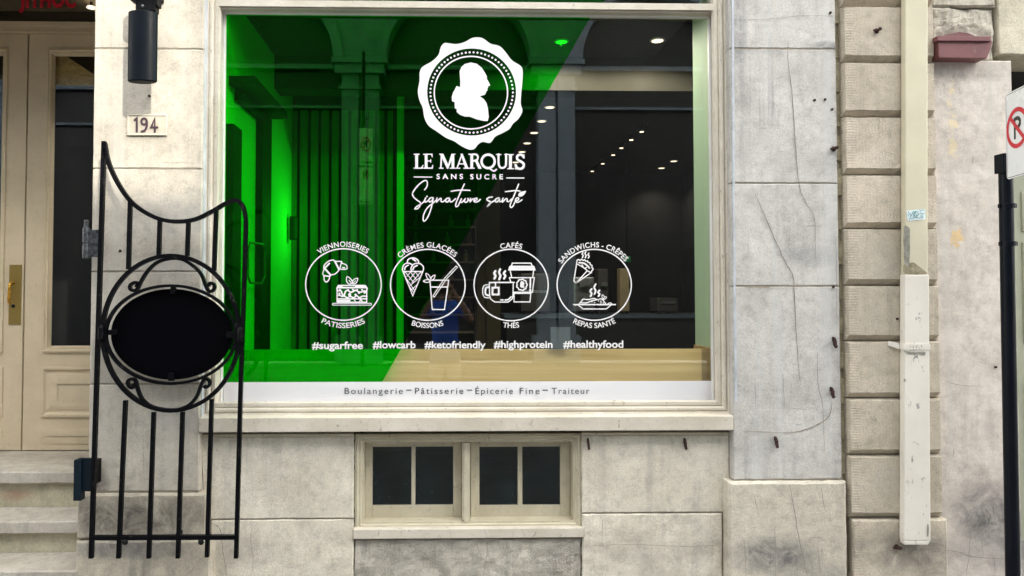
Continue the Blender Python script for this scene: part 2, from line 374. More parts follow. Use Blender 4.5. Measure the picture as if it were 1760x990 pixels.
M['iron'] = paint_mat('black_painted_iron', (0.0009, 0.001, 0.0024), (0.0006, 0.0007, 0.0015), dirt=0, rough=0.38, bump=0.6, chip=(0.10, 0.085, 0.075), chip_amt=0.35, seed=6, spec=0.12)
M['oval'] = plain('flat_black_plate', (0.0008, 0.0008, 0.0018), 0.6, 0, 0.04, 0.2, 20, 0.02)
M['galv'] = plain('galvanised_hinge', (0.10, 0.105, 0.115), 0.4, 0.8, 0.5, 0.8, 50, 0.4)
M['navy'] = plain('navy_hinge_paint', (0.003, 0.010, 0.017), 0.45, 0, 0.2, 0.4, 50, 0.15)
M['lamp'] = paint_mat('weathered_navy_lamp', (0.0015, 0.0042, 0.0085), (0.0026, 0.005, 0.008), dirt=0.0, rough=0.42, bump=0.06, grain=(60, 60, 2.0), chip=(0.03, 0.032, 0.03), chip_amt=0.10, spec=0.12)
M['lampdark'] = plain('dark_lamp_bracket', (0.002, 0.0022, 0.003), 0.5, 0, 0.12)
M['enamel'] = paint_mat('enamel_plaque', (0.56, 0.52, 0.43), (0.51, 0.465, 0.375), dirt=0.1, rough=0.25, chip=(0.35, 0.2, 0.1), chip_amt=0.35)
M['digit'] = plain('plum_digit', (0.065, 0.035, 0.05), 0.4)
M['pipe_up'] = paint_mat('beige_downpipe', (0.62, 0.58, 0.43), (0.58, 0.54, 0.40), dirt=0.08, rough=0.4, bump=0.04)
M['pipe_low'] = paint_mat('white_downpipe', (0.78, 0.74, 0.66), (0.72, 0.68, 0.60), dirt=0.05, rough=0.38, bump=0.06, chip=(0.13, 0.12, 0.13), chip_amt=0.75, seed=3)
M['dent'] = plain('grey_dent', (0.26, 0.25, 0.21), 0.55, var=0.4, scale=25)
M['stain'] = plain('brown_stain', (0.27, 0.235, 0.15), 0.7, var=0.4, scale=35)
M['rust'] = plain('rusty_iron', (0.050, 0.026, 0.023), 0.85, 0.1, 0.3, 0.6, 90, 0.6)
M['redbox'] = paint_mat('maroon_metal', (0.20, 0.075, 0.078), (0.15, 0.055, 0.06), dirt=0.35, rough=0.5, chip=(0.3, 0.22, 0.2), chip_amt=0.4)
M['crack'] = plain('crack_dark', (0.22, 0.205, 0.18), 0.95, var=0.3)
M['crackb'] = plain('crack_brown', (0.34, 0.29, 0.23), 0.95, var=0.3)
M['vinyl'] = plain('white_vinyl', (0.86, 0.85, 0.85), 0.35, var=0.02)
M['strip'] = plain('white_vinyl_strip', (0.80, 0.80, 0.82), 0.4, var=0.02, scale=3)
M['greytext'] = plain('grey_letter_vinyl', (0.07, 0.07, 0.08), 0.5)
M['glass'] = glass_mat('shop_glass', dust=0.003)
M['doorglass'] = glass_mat('door_glass', (0.88, 0.90, 0.90), 1.5, dust=0.006)
M['bglass'] = glass_mat('dusty_basement_glass', (0.25, 0.32, 0.33), 1.45, dust=0.17, dcol=(0.055, 0.125, 0.135))
m, t, b = newmat('green_film'); t.nodes.remove(b)
tr = N(t, 'BsdfTransparent'); tr.inputs[0].default_value = (0.004, 0.86, 0.012, 1); gl = N(t, 'BsdfGlossy'); gl.inputs['Roughness'].default_value = 0.0; mx = N(t, 'MixShader'); mx.inputs[0].default_value = 0.016
t.links.new(tr.outputs[0], mx.inputs[1]); t.links.new(gl.outputs[0], mx.inputs[2]); t.links.new(mx.outputs[0], t.nodes['Material Output'].inputs[0]); M['film'] = m
M['ply'] = wood_mat('pale_plywood', (0.74, 0.50, 0.20), (0.88, 0.64, 0.29), (0.7, 9, 26))
M['ply_dark'] = wood_mat('darker_plywood', (0.42, 0.28, 0.12), (0.56, 0.39, 0.18), (0.7, 9, 26))
M['osb'] = wood_mat('strand_board', (0.40, 0.25, 0.07), (0.88, 0.62, 0.24), (14, 14, 30))
M['in_wall'] = plain('pale_interior_wall', (0.80, 0.80, 0.76), 0.8, var=0.03, scale=2)
M['in_green'] = plain('sage_interior_wall', (0.47, 0.62, 0.43), 0.8, var=0.04, scale=2)
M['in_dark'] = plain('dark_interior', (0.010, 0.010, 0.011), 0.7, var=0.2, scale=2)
M['in_ceiling'] = plain('charcoal_ceiling', (0.05, 0.05, 0.05), 0.8, var=0.1)
M['in_tan'] = plain('tan_bulkhead', (0.42, 0.36, 0.22), 0.8, var=0.05, scale=2)
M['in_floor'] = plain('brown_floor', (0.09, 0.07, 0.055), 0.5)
M['slat'] = wood_mat('slat_wood', (0.20, 0.17, 0.12), (0.32, 0.27, 0.2), (20, 20, 1.2))
M['shelf'] = plain('dark_shelf', (0.05, 0.045, 0.04), 0.5)
M['steel'] = plain('brushed_steel', (0.32, 0.33, 0.34), 0.35, 0.8)
M['counter'] = plain('blue_grey_counter', (0.09, 0.12, 0.16), 0.35)
M['box_tan'] = plain('tan_card', (0.34, 0.27, 0.15), 0.8)
M['box_white'] = plain('white_card', (0.6, 0.6, 0.6), 0.8)
M['greenlit'] = emit('green_lit_sign', (0.02, 0.5, 0.12), 0.012)
M['lamp_on'] = emit('lit_lamp', (1.0, 0.80, 0.58), 0.24)
M['signwhite'] = plain('sign_white', (0.86, 0.87, 0.89), 0.3, var=0.03, scale=6)
M['signred'] = plain('sign_red', (0.62, 0.006, 0.03), 0.35, var=0.06)
M['signblack'] = plain('sign_black', (0.02, 0.022, 0.025), 0.4)
M['signgreen'] = plain('sign_green', (0.02, 0.16, 0.08), 0.4)
M['signback'] = plain('sign_edge_metal', (0.25, 0.26, 0.28), 0.4, 0.6)
M['post'] = paint_mat('navy_black_post', (0.0016, 0.0035, 0.008), (0.0012, 0.0028, 0.006), dirt=0.0, rough=0.4, chip=(0.05, 0.06, 0.08), chip_amt=0.10, bump=0.1, spec=0.16)
M['sticker'] = plain('sticker_paper', (0.74, 0.82, 0.84), 0.5, var=0.03)
M['teal'] = plain('teal_marker', (0.02, 0.24, 0.26), 0.5)
M['brass'] = plain('worn_brass', (0.33, 0.24, 0.075), 0.42, 0.7, 0.5, 0.45, 160, 0.5)
M['brassrod'] = plain('polished_brass', (0.75, 0.42, 0.06), 0.3, 0.85, 0.5, 0.2)
M['redletter'] = plain('red_letter', (0.62, 0.008, 0.035), 0.45)
M['concrete'] = stone_mat('sidewalk_concrete', (0.17, 0.165, 0.16), (0.25, 0.245, 0.235), bump=0.2, seed=20, island=0.05)
M['asphalt'] = stone_mat('street_asphalt', (0.045, 0.045, 0.047), (0.07, 0.07, 0.07), bump=0.4, seed=21, island=0)
M['kerb'] = stone_mat('granite_kerb', (0.30, 0.30, 0.30), (0.42, 0.42, 0.41), bump=0.3, seed=22)
M['opp'] = stone_mat('opposite_stone_sky_tint', (0.27, 0.335, 0.40), (0.36, 0.44, 0.52), streak=(0.22, 0.26, 0.3), seed=23, island=0.03)  # stone colour shifted to blue-grey to stand in for blue skylight in shade
M['oppdark'] = plain('opposite_shopfront_dark', (0.025, 0.027, 0.03), 0.4)
M['shirt'] = plain('blue_shirt', (0.04, 0.17, 0.98), 0.9, var=0.12)
M['shorts'] = plain('white_shorts', (0.74, 0.74, 0.76), 0.9, var=0.05)
M['skin'] = plain('skin', (0.46, 0.28, 0.20), 0.6, var=0.06)
M['hair'] = plain('brown_hair', (0.05, 0.035, 0.025), 0.7)
M['shoe'] = plain('grey_shoe', (0.2, 0.2, 0.2), 0.7)
M['phone'] = plain('black_phone', (0.015, 0.015, 0.017), 0.25)
M['eye'] = plain('eye_white', (0.7, 0.68, 0.64), 0.3, var=0.02)
# ------------------------------------------------------------------ lettering: glyphs of the built-in font, as flat meshes
GL = {}; WID = {}
def load_glyphs(sets):
    obs = []
    def mk(body, off):
        c = bpy.data.curves.new('t', 'FONT'); c.body = body; c.size = 1.0; c.offset = off; c.resolution_u = 4; c.fill_mode = 'BOTH'
        o = bpy.data.objects.new('t', c); COL.objects.link(o); return o
    for off, chars in sets:
        for ch in sorted(set(chars)):
            obs.append((off, ch, 'g', mk(ch, off))); obs.append((off, ch, 'w', mk('H' + ch + 'H', off)))
        obs.append((off, '', 'w', mk('HH', off)))
    bpy.context.view_layer.update(); dg = bpy.context.evaluated_depsgraph_get(); wid = {}
    for off, ch, k, o in obs:
        e = o.evaluated_get(dg); me = e.to_mesh()
        if k == 'g': GL[(off, ch)] = ([(v.co.x, v.co.y) for v in me.vertices], [tuple(p.vertices) for p in me.polygons])
        else:
            xs = [v.co.x for v in me.vertices]; wid[(off, ch)] = max(xs) - min(xs)
        e.to_mesh_clear()
    for (off, ch), v in wid.items():
        if ch: WID[(off, ch)] = v - wid[(off, '')]
    for off, ch, k, o in obs:
        c = o.data; bpy.data.objects.remove(o); bpy.data.curves.remove(c)
REG, BOLD, SEMI = 0.0, 0.024, 0.014
TXT = "abcdefghijklmnopqrstuvwxyzABCDEFGHIJKLMNOPQRSTUVWXYZ0123456789#-–ÉÈÂÊéâ "
load_glyphs([(REG, "BoulangeriePâtisserieÉpicerieFineTraiteur–- "), (0.05, "JITHOC"), (BOLD, "#sugarfreelowcarbketofriendlyhighproteinhealthyfoodSANS UCREJITHOC194P"), (SEMI, "VIENNOISERIESPATISSERIESCRÈMES GLACÉESBOISSONSCAFÉSTHÉSSANDWICHS - CRÊPESREPAS SANTÉ")])
LAY = [0]
class Px:
    """flat artwork drawn in photo pixels and laid on the plane y = Y"""
    def __init__(s, Y): s.Y = Y; s.mb = MB()
    def lift(s): LAY[0] = (LAY[0] + 1) % 40; return s.Y - 0.00005 * LAY[0]
    def poly2(s, vs, fs):
        y = s.lift(); s.mb.add([P(a, b, y) for a, b in vs], fs); return s
    def fill(s, pts):
        tr_ = tessellate_polygon([[Vector((a, b, 0)) for a, b in pts]]); return s.poly2(pts, [tuple(t_) for t_ in tr_])
    def stroke(s, pts, wd, closed=False, wf=None):
        Np = len(pts); L = []; Rr = []
        for i, p in enumerate(pts):
            a = pts[(i - 1) % Np] if closed or i else None
            b = pts[(i + 1) % Np] if closed or i < Np - 1 else None
            d1 = (Vector(p) - Vector(a)).normalized() if a else None
            d2 = (Vector(b) - Vector(p)).normalized() if b else None
            t_ = ((d1 or d2) + (d2 or d1)); t_ = t_.normalized() if t_.length > 1e-4 else (d1 or d2)
            nrm = Vector((-t_.y, t_.x)); k = 1.0
            if d1 and d2: k = 1 / max(0.5, nrm.dot(Vector((-d1.y, d1.x))))
            hw = (wf(i / (Np - 1)) if wf else wd) / 2 * k
            L.append(Vector(p) + nrm * hw); Rr.append(Vector(p) - nrm * hw)
        vs = [tuple(v) for v in L + Rr]; fs = []
        for i in range(Np if closed else Np - 1):
            j = (i + 1) % Np; fs.append((i, j, Np + j, Np + i))
        if not closed:                                     # round ends
            for e, o_ in ((0, 1), (Np - 1, Np - 2)):
                p = Vector(pts[e]); d = (p - Vector(pts[o_])).normalized(); hw = (L[e] - Rr[e]).length / 2; n_ = (L[e] - p).normalized()
                ids = [e]
                for k in range(1, 5):
                    a = math.pi * k / 5; vs.append(tuple(p + n_ * hw * math.cos(a) + d * hw * math.sin(a))); ids.append(len(vs) - 1)
                ids.append(Np + e); fs.append(tuple(ids))
        return s.poly2(vs, fs)
    def disc(s, cx, cy, r, ry=None, n=14):
        pts = ell(cx, cy, r, ry or r, n=n); return s.poly2(pts, [tuple(range(n))])
    def text(s, body, x0, x1, base, cap, off=REG, track=0.0, tilt=0.0):
        adv = [WID[(off, c)] + track for c in body]; tot = sum(adv) - track
        kx = (x1 - x0) / tot; ky = cap / 0.72
        x = x0
        for c, a in zip(body, adv):
            vs, fs = GL[(off, c)]
            if fs: s.poly2([(x + vx * kx, base + tilt * (x - x0) - vy * ky) for vx, vy in vs], fs)
            x += a * kx
        return s
    def arc(s, body, cx, cy, rx, ry, a0, a1, cap, off=SEMI, under=False):
        """characters along an ellipse from angle a0 to a1 (degrees, 0 = right, 90 = up)"""
        adv = [WID[(off, c)] for c in body]; tot = sum(adv); u = 0; k = cap / 0.72
        rad = abs(R(a1 - a0)) * (rx + ry) / 2; kx = rad / tot
        for c, a in zip(body, adv):
            an = R(a0 + (a1 - a0) * (u + a / 2) / tot); u += a
            px, py = cx + rx * math.cos(an), cy - ry * math.sin(an)
            rot = (an - math.pi / 2) if not under else (an + math.pi / 2)
            vs, fs = GL[(off, c)]
            if fs:
                out = []
                for vx, vy in vs:
                    X, Yv = (vx - a / 2) * kx, vy * k
                    out.append((px + X * math.cos(rot) - Yv * math.sin(rot), py - (X * math.sin(rot) + Yv * math.cos(rot))))
                s.poly2(out, fs)
        return s
    def build(s, name, mat, parent): return s.mb.build(name, mat, parent)
def crop(ox, oy, sc):
    return lambda pts: [(ox + a / sc, oy + b / sc) for a, b in pts]
# ================================================================== THE SETTING
struct(MB().box(-30, 30, -5.3, 6, -0.30, -0.08), 'sidewalk', M['concrete'])
mb = MB()
for k in range(-12, 13): mb.box(k * 1.6 - 0.795, k * 1.6 + 0.795, -5.52, -5.305, -0.30, -0.075)
struct(mb, 'kerb', M['kerb'], bevel=0.012)
struct(MB().box(-60, 60, -9.2, -5.52, -0.40, -0.21), 'street', M['asphalt'])
struct(MB().box(-60, 60, -30, -9.2, -0.40, -0.08), 'far_sidewalk', M['concrete'])
struct(MB().box(-200, 200, -200, 200, -0.60, -0.45), 'ground', M['asphalt'])
# ================================================================== THE SHOP BUILDING
PF, FR, GY = -0.06, 0.0, 0.09                # pier faces, frame face, glass
B = thing('stone_building', (0, 0, 0), 'pale grey limestone building holding the green shop window and the beige entrance doors', 'building')
xL0, xL1 = wx(157, 420, PF), wx(346, 420, PF)            # left pier
xR0, xR1 = wx(1257, 420, PF), wx(1442, 420, PF)          # grey pilaster
zs = lambda py, px=700, Y=PF: wz(px, py, Y)
# left pier
mb = MB(); js = [845, 660, 467, 290, 84, -110, -330]
for i in range(len(js) - 1):
    stone(mb, xL0, xL1, zs(js[i], 250) + 0.0018, zs(js[i + 1], 250) - 0.0018, PF, 0.30, amp=0.002, jag=0.002, seed=i)
mb.build('stone_pier', M['pier'], B)
mb = MB()
stone(mb, wx(131, 900, PF - 0.03), wx(354, 900, PF - 0.03), zs(924, 250), zs(847, 250), PF - 0.025, 0.30, bev=0.012, amp=0.006, jag=0.006, seed=3)
stone(mb, wx(129, 960, PF - 0.03), wx(362, 960, PF - 0.03), -0.12, zs(926, 250), PF - 0.03, 0.30, bev=0.012, amp=0.006, jag=0.006, seed=4)
mb.build('pier_base', M['pierbase'], B)
# grey pilaster
mb = MB(); js = [825, 492, 315, 84, -150, -330]
for i in range(len(js) - 1):
    stone(mb, xR0, xR1, zs(js[i], 1350) + 0.002, zs(js[i + 1], 1350) - 0.002, PF, 0.30, amp=0.002, jag=0.003, seed=10 + i)
mb.build('grey_pilaster', M['pilaster'], B)
mb = MB(); stone(mb, wx(1253, 900, PF - 0.03), wx(1457, 900, PF - 0.03), -0.12, zs(828, 1350, PF - 0.03), PF - 0.03, 0.30, bev=0.014, amp=0.004, jag=0.006, seed=21)
mb.build('pilaster_base', M['pilbase'], B)
# basement wall stones
bx0, bx1 = wx(345, 850, FR), wx(1258, 850, FR)
wx0, wx1 = wx(609, 830, FR), wx(999, 830, FR)
z_sill = zs(749, 700, FR); z_c = zs(893, 450, FR); z_cR = zs(882, 1130, FR); z_wb = zs(925, 800, FR)
mb = MB()
stone(mb, bx0, wx0 - 0.003, z_c + 0.003, z_sill, FR, 0.30, amp=0.004, jag=0.003, seed=30)
stone(mb, xL1 + 0.05, wx0 - 0.003, -0.12, z_c - 0.002, FR, 0.30, amp=0.006, jag=0.006, seed=31)
mb.build('basement_wall', M['basement'], B); mb = MB()
stone(mb, wx1 + 0.003, bx1 - 0.012, z_cR + 0.003, z_sill, FR, 0.30, amp=0.004, jag=0.003, seed=32)
stone(mb, wx1 + 0.003, wx(1242, 940, 0), -0.12, z_cR - 0.002, FR, 0.30, amp=0.007, jag=0.006, bev=0.008, seed=33)
mb.build('basement_wall', M['basement'], B)
mb = MB()
stone(mb, wx0, wx1, -0.12, z_wb - 0.01, 0.013, 0.30, bev=0.006, amp=0.013, jag=0.006, res=0.02, nscale=9, seed=40)
mb.build('rough_base_stone', M['rough'], B)
# mortar and mass behind the facing
mb = MB()
z_top = 3.9
ox0, ox1, oz0, oz1 = rect(372, 14, 1236, 706, 0.05)
mb.box(xL0 + 0.012, xL1 - .004, PF + .0045, 0.31, 0.3, z_top); mb.box(xL1 - .0039, ox0 - 0.02, 0.016, 0.31, 0.0, z_top)
mb.box(ox1 + 0.02, xR0 + .004, 0.016, 0.31, 0.0, z_top); mb.box(xR0 + .0041, xR1 - 0.006, PF + .0045, 0.31, 0.3, z_top)
mb.box(ox0 - 0.02, wx0 - 0.004, 0.011, 0.31, 0.0, oz0 - 0.02)
mb.box(wx1 + 0.004, ox1 + 0.02, 0.011, 0.31, 0.0, oz0 - 0.02)
mb.box(wx0 - 0.003, wx1 + 0.003, 0.030, 0.31, 0.0, zs(915, 800, 0))
mb.box(wx0 + 0.03, wx1 - 0.03, 0.16, 0.31, zs(760, 800, .12), oz0 - 0.02)
mb.build('mortar_bed', M['mortar'], B)
mb = MB(); mb.box(xR1, wx(1455, 450, 0.01), -0.022, 0.31, -0.02, z_top)
for k in range(14):
    z0 = 0.55 + k * 0.2; stone(mb, xR1 + 0.001, wx(1454, 450, 0.0), z0, z0 + 0.19 * random.uniform(.5, 1), -0.030 - 0.012 * random.random(), -0.0215, bev=0.003, amp=0.006, res=0.012, jag=0.004, nscale=20, seed=k)
mb.build('mortar_joint', M['oldmortar'], B)
mb = MB(); mb.box(xL1, wx(352, 420, -0.02), -0.042, 0.012, zs(735, 348, 0), z_top)
mb.build('caulk_strip', M['caulk'], B); mb = MB()
sweep(mb, [P(1257, -60, -0.045), P(1259, 350, -0.045), P(1263, 690, -0.045)], 0.006, 0.02, up=Vector((0, 1, 0)))
mb.build('caulk_strip', M['caulk'], B)
# upper storey and the masonry left of the doors (outside the frame)
zt = zs(-332, 250)
struct_left = wx(-165, 400, 1.0)
mb = MB()
for i in range(6):
    for k in range(8):
        stone(mb, -7.4 + k * 1.65, -7.4 + k * 1.65 + 1.645, zt + .01 + i * .8, zt + .01 + i * .8 + .795, -0.05, 0.3, amp=0.004, res=0.12, seed=60 + i * 8 + k)
mb.build('upper_wall', M['upper'], B)
mb = MB(); stone(mb, -7.4, struct_left - 0.045, -0.12, zt, -0.06, 1.4, amp=0.004, res=0.1, seed=59)
mb.build('left_wall', M['upper'], B)
# cracks, seen as thin dark fissures
def cracks(name, mat, Y, lst, parent):
    for pts, wd in lst:
        px = Px(Y); q = catmull(pts, 8); q = [(a + 1.1 * noise.noise(Vector((a * .21, b * .21, 1))), b + 0.8 * noise.noise(Vector((a * .21, b * .21, 7)))) for a, b in q]
        px.stroke(q, wd, wf=lambda u, wd=wd: wd * (0.35 + 0.65 * math.sin(math.pi * min(1, max(0, u * .9 + .05)))) * (0.75 + 0.5 * abs(noise.noise(Vector((u * 17, wd, 2))))))
        px.build(name, mat, parent)
cracks('crack', M['crack'], PF - 0.0045, [
    ([(1354, 70), (1355, 110), (1361, 155), (1364, 200), (1368, 260), (1374, 320), (1386, 350), (1400, 377), (1401, 450)], 1.5),
    ([(1297, 331), (1312, 365), (1326, 398), (1340, 430), (1352, 455), (1363, 475), (1366, 520), (1369, 580), (1375, 655)], 1.8),
    ([(1405, 605), (1406, 660), (1414, 700), (1417, 778)], 1.0), ([(1381, 389), (1400, 388), (1412, 390)], 1.0), ([(1345, 640), (1348, 700)], 0.8), ([(1298, 655), (1299, 705)], 0.7),
    ([(1360, 702), (1385, 704)], 0.8), ([(1366, 729), (1380, 731)], 0.7), ([(1435, 400), (1438, 470), (1437, 560)], 0.7), ([(1256, 35), (1330, 32), (1380, 27), (1443, 28)], 0.7)], B)
cracks('crack', M['crackb'], PF - 0.0040, [([(1345, 744), (1375, 741), (1405, 730), (1425, 715), (1430, 690)], 2.4), ([(1280, 741), (1345, 744)], 1.2), ([(1262, 492), (1310, 494), (1370, 491), (1440, 494)], 1.8), ([(1262, 83), (1340, 85), (1440, 84)], 1.4)], B)
cracks('crack', M['crack'], PF - 0.038, [([(1357, 832), (1366, 880), (1374, 930), (1388, 990)], 1.3), ([(1410, 832), (1418, 878)], 0.9), ([(1296, 850), (1305, 890)], 0.8), ([(1332, 905), (1333, 990)], 0.8), ([(1280, 930), (1282, 990)], 0.8), ([(1405, 940), (1410, 985)], 0.7), ([(1395, 923), (1412, 925)], 0.7)], B)
cracks('crack', M['crack'], PF - 0.0040, [([(280, 279), (295, 280), (310, 279), (330, 281)], 0.8), ([(165, 290), (250, 291), (345, 292)], 0.8), ([(170, 467), (345, 468)], 0.7), ([(245, 740), (248, 835)], 0.5)], B)
cracks('crack', M['crack'], FR - 0.0075, [([(362, 898), (378, 910), (383, 945), (390, 990)], 1.2), ([(345, 752), (350, 850), (352, 890)], 1.2)], B)
cracks('crack', M['crackb'], FR - 0.0085, [([(433, 902), (431, 930), (435, 960), (432, 990)], 1.0), ([(1006, 938), (1090, 936), (1180, 939), (1238, 937)], 0.9), ([(1035, 892), (1036, 920)], 0.8), ([(820, 935), (826, 955), (838, 968)], 0.9), ([(838, 930), (836, 960), (830, 990)], 0.8)], B)
# shop window
W = MB(); x0, x1, z0, z1 = rect(350, -330, 1252, 716, FR)
frame_ring(W, x0, x1, z0, z1, [(0, 0.03), (0, -0.006), (0.018, -0.010), (0.024, -0.002), (0.028, 0.004), (0.034, -0.008), (0.046, -0.008), (0.052, 0.002), (0.054, 0.012), (0.060, 0.006), (0.078, 0.006), (0.082, 0.016), (0.0865, 0.022)])
lx0, lx1, lz0, lz1 = rect(376, 17, 1231, 700, 0.02)
frame_ring(W, lx0 - 0.004, lx1 + 0.004, lz0, lz1, [(0.0, 0.018), (0.004, 0.022), (0.004, 0.075)])
W.box(lx0 - 0.02, lx1 + 0.02, 0.0225, 0.14, lz1 - .001, wz(800, 3, 0.02))                         # rail between the panes
W.box(lx0 - 0.01, lx1 + 0.01, 0.008, 0.024, lz1 + 0.006, wz(800, 4, 0.02))
W.box(lx0 - 0.02, lx1 + 0.02, 0.012, 0.14, z0 + 0.004, lz0 + .0005)                                # bottom rail
W.box(lx0 - 0.02, lx1 + 0.02, 0.000, 0.014, z0 + 0.002, lz0 - 0.018)
W.box(lx0 - 0.05, lx0 - 0.004, 0.0235, 0.14, lz0, z1); W.box(lx1 + 0.004, lx1 + 0.05, 0.0235, 0.14, lz0, z1)
win = W.build('shop_window', M['frame'], B)
mb = MB(); frame_ring(mb, lx0, lx1, lz0, lz1, [(0, 0.074), (0.006, 0.072), (0.013, 0.083), (0.013, 0.10)])
mb.build('glazing_bead', M['bead'], win)
gx0, gx1, gz0, gz1 = lx0 + 0.010, lx1 - 0.010, lz0 + 0.010, lz1 - 0.010
MB().box(gx0, gx1, GY, GY + 0.008, gz0, gz1).build('glass_pane', M['glass'], win)
tz0 = wz(800, 3, 0.02)
MB().box(gx0, gx1, GY, GY + 0.008, tz0, z1).build('glass_pane', M['glass'], win)
fy = GY - 0.0007            # the coloured film is stuck on the outer face, under the white vinyl
def film(pts):
    mb = MB(); v = [P(a, b, fy) for a, b in pts]; v2 = [p + Vector((0, 0.0006, 0)) for p in v]; n = len(v)
    mb.add(v, [tuple(range(n))]); return mb
film([(376, 22), (1019, 22), (655, 660), (376, 660)]).build('green_film', M['film'], win)
film([(376, -300), (1200, -300), (1037, 4), (376, 4)]).build('green_film', M['film'], win)
SM = P(800, 716, -0.07)
mb = MB(); sx0, sx1 = wx(342, 729, -0.07), wx(1261, 729, -0.07); sz0, sz1 = wz(800, 741.5, -0.07), wz(800, 717, -0.07)
mb.add([(sx0, -0.07, sz0), (sx1, -0.07, sz0), (sx1, -0.07, sz1), (sx0, -0.07, sz1), (sx0, 0.05, sz1 + 0.014), (sx1, 0.05, sz1 + 0.014), (sx0, 0.05, sz0), (sx1, 0.05, sz0)],
       [(0, 1, 2, 3), (3, 2, 5, 4), (0, 6, 7, 1), (0, 3, 4, 6), (1, 7, 5, 2), (6, 4, 5, 7)])
mb.build('window_sill', M['frame'], win, bevel=0.004)
MB().box(bx0, wx0 - 0.004, -0.012, 0.1, z_sill, z_sill + 0.014).build('under_sill_strip', M['sash'], win)
MB().box(wx1 + 0.004, bx1 - 0.012, -0.012, 0.1, z_sill, z_sill + 0.014).build('under_sill_strip', M['sash'], win)
# ---- vinyl on the glass
VY = GY - 0.0020
MB().quad(P(384, 657, VY), P(1228, 654.5, VY), P(1228, 687, VY), P(384, 696, VY)).build('white_vinyl_strip', M['strip'], win)
L_ = [("Boulangerie", 591, 693), ("Pâtisserie", 712, 797), ("Épicerie", 816, 882), ("Fine", 892, 928), ("Traiteur", 948, 1013)]
for s_, a, b_ in L_: Px(VY - 0.002).text(s_, a, b_, 677, 11.0, REG, 0.12).build('strip_lettering', M['greytext'], win)
for a in (703, 807, 937): Px(VY - .002).stroke([(a - 4, 670.5), (a + 4, 670.5)], 1.7).build('strip_dash', M['greytext'], win)
VY -= 0.0005
c5 = crop(710, 60, 4.95)
out = catmull(c5([(555, 20), (600, 32), (660, 75), (735, 95), (790, 150), (840, 215), (910, 260), (932, 300), (930, 400), (918, 520), (917, 590), (930, 650), (895, 715), (850, 755), (820, 800), (760, 835), (700, 865), (670, 905), (645, 920), (595, 910), (555, 930), (520, 970), (475, 975), (410, 945), (350, 905), (280, 875), (200, 820), (130, 770), (95, 700), (82, 620), (55, 560), (40, 480), (55, 390), (56, 320), (80, 272), (160, 225), (215, 170), (235, 105), (265, 70), (300, 70), (370, 78), (440, 60), (500, 27)]), 4, True)
inn = []
(ecx, ecy), = c5([(498, 486)])
for a, b_ in out:
    an = math.atan2((b_ - ecy) / 370, (a - ecx) / 378); inn.append((ecx + 378 / 4.95 * math.cos(an), ecy + 370 / 4.95 * math.sin(an)))
n = len(out); px = Px(VY); px.poly2(out + inn, [(i, (i + 1) % n, n + (i + 1) % n, n + i) for i in range(n)])
(a, b_), = c5([(492, 491)]); px.stroke(ell(a, b_, 312 / 4.95, 309 / 4.95, n=72), 2.2, True)
(a, b_), = c5([(498, 490)])
for k in range(66): px.disc(a + 351 / 4.95 * math.cos(k / 66 * 2 * math.pi), b_ + 342 / 4.95 * math.sin(k / 66 * 2 * math.pi), 1.75, n=10)
px.fill(c5([(490, 235), (540, 245), (585, 280), (610, 320), (627, 350), (628, 375), (640, 395), (655, 425), (652, 433), (636, 437), (638, 447), (632, 455), (633, 470), (622, 483), (617, 500), (608, 510), (590, 515), (568, 522), (580, 530), (605, 550), (625, 580), (635, 620), (640, 660), (645, 695), (635, 733), (600, 732), (540, 718), (480, 695), (440, 695), (400, 680), (370, 655), (372, 630), (355, 625), (352, 570), (332, 565), (328, 530), (340, 490), (355, 465), (370, 435), (400, 445), (402, 400), (396, 310), (410, 275), (440, 248)]))
px.build('seal_emblem', M['vinyl'], win)
# serif shop name
c = crop(690, 260, 7.617); px = Px(VY)
def st(pts, wd, wf=None): px.stroke(c(pts), wd / 7.617, wf=wf)
def bar(x0_, y0_, x1_, y1_): px.fill(c([(x0_, y0_), (x1_, y0_), (x1_, y1_), (x0_, y1_)]))
T, Bm = 32, 228
bar(180, T, 217, Bm); bar(160, T, 238, T + 14); bar(160, Bm - 15, 282, Bm); px.fill(c([(268, Bm), (292, 178), (282, 178), (255, Bm - 12)]))
bar(305, T, 342, Bm); bar(284, T, 408, T + 14); bar(288, Bm - 15, 412, Bm); bar(340, 120, 385, 134); px.fill(c([(408, T), (408, 80), (398, 80), (388, T + 12)])); px.fill(c([(412, Bm), (416, 178), (406, 178), (392, Bm - 13)])); bar(378, 104, 388, 150)
st([(524, 45), (516, 218)], 18); px.fill(c([(500, T), (548, T), (615, 180), (598, Bm)])); px.fill(c([(592, Bm), (612, Bm), (672, 80), (690, T), (655, T)])); bar(655, T, 692, Bm); bar(492, T, 530, T + 12); bar(680, T, 706, T + 12); bar(490, Bm - 13, 552, Bm); bar(632, Bm - 13, 712, Bm)
st([(790, 45), (728, 220)], 17); px.fill(c([(772, T), (802, T), (878, Bm), (838, Bm)])); bar(750, 158, 840, 172); bar(714, Bm - 13, 770, Bm); bar(812, Bm - 13, 892, Bm)
bar(902, T, 938, Bm); bar(876, T, 950, T + 14); bar(880, Bm - 13, 958, Bm)
st(catmull([(935, 40), (975, 42), (998, 62), (1000, 90), (985, 115), (935, 127)], 5), 24); px.fill(c([(958, 124), (994, 116), (1050, Bm), (1008, Bm)]))
st(ell(1135, 132, 86, 88, n=40), 22) if False else px.stroke(c(ell(1135, 132, 86, 88, n=44)), 31 / 7.617, True)
st(catmull([(1110, 215), (1150, 222), (1185, 248), (1215, 258), (1243, 238)], 5), 20)
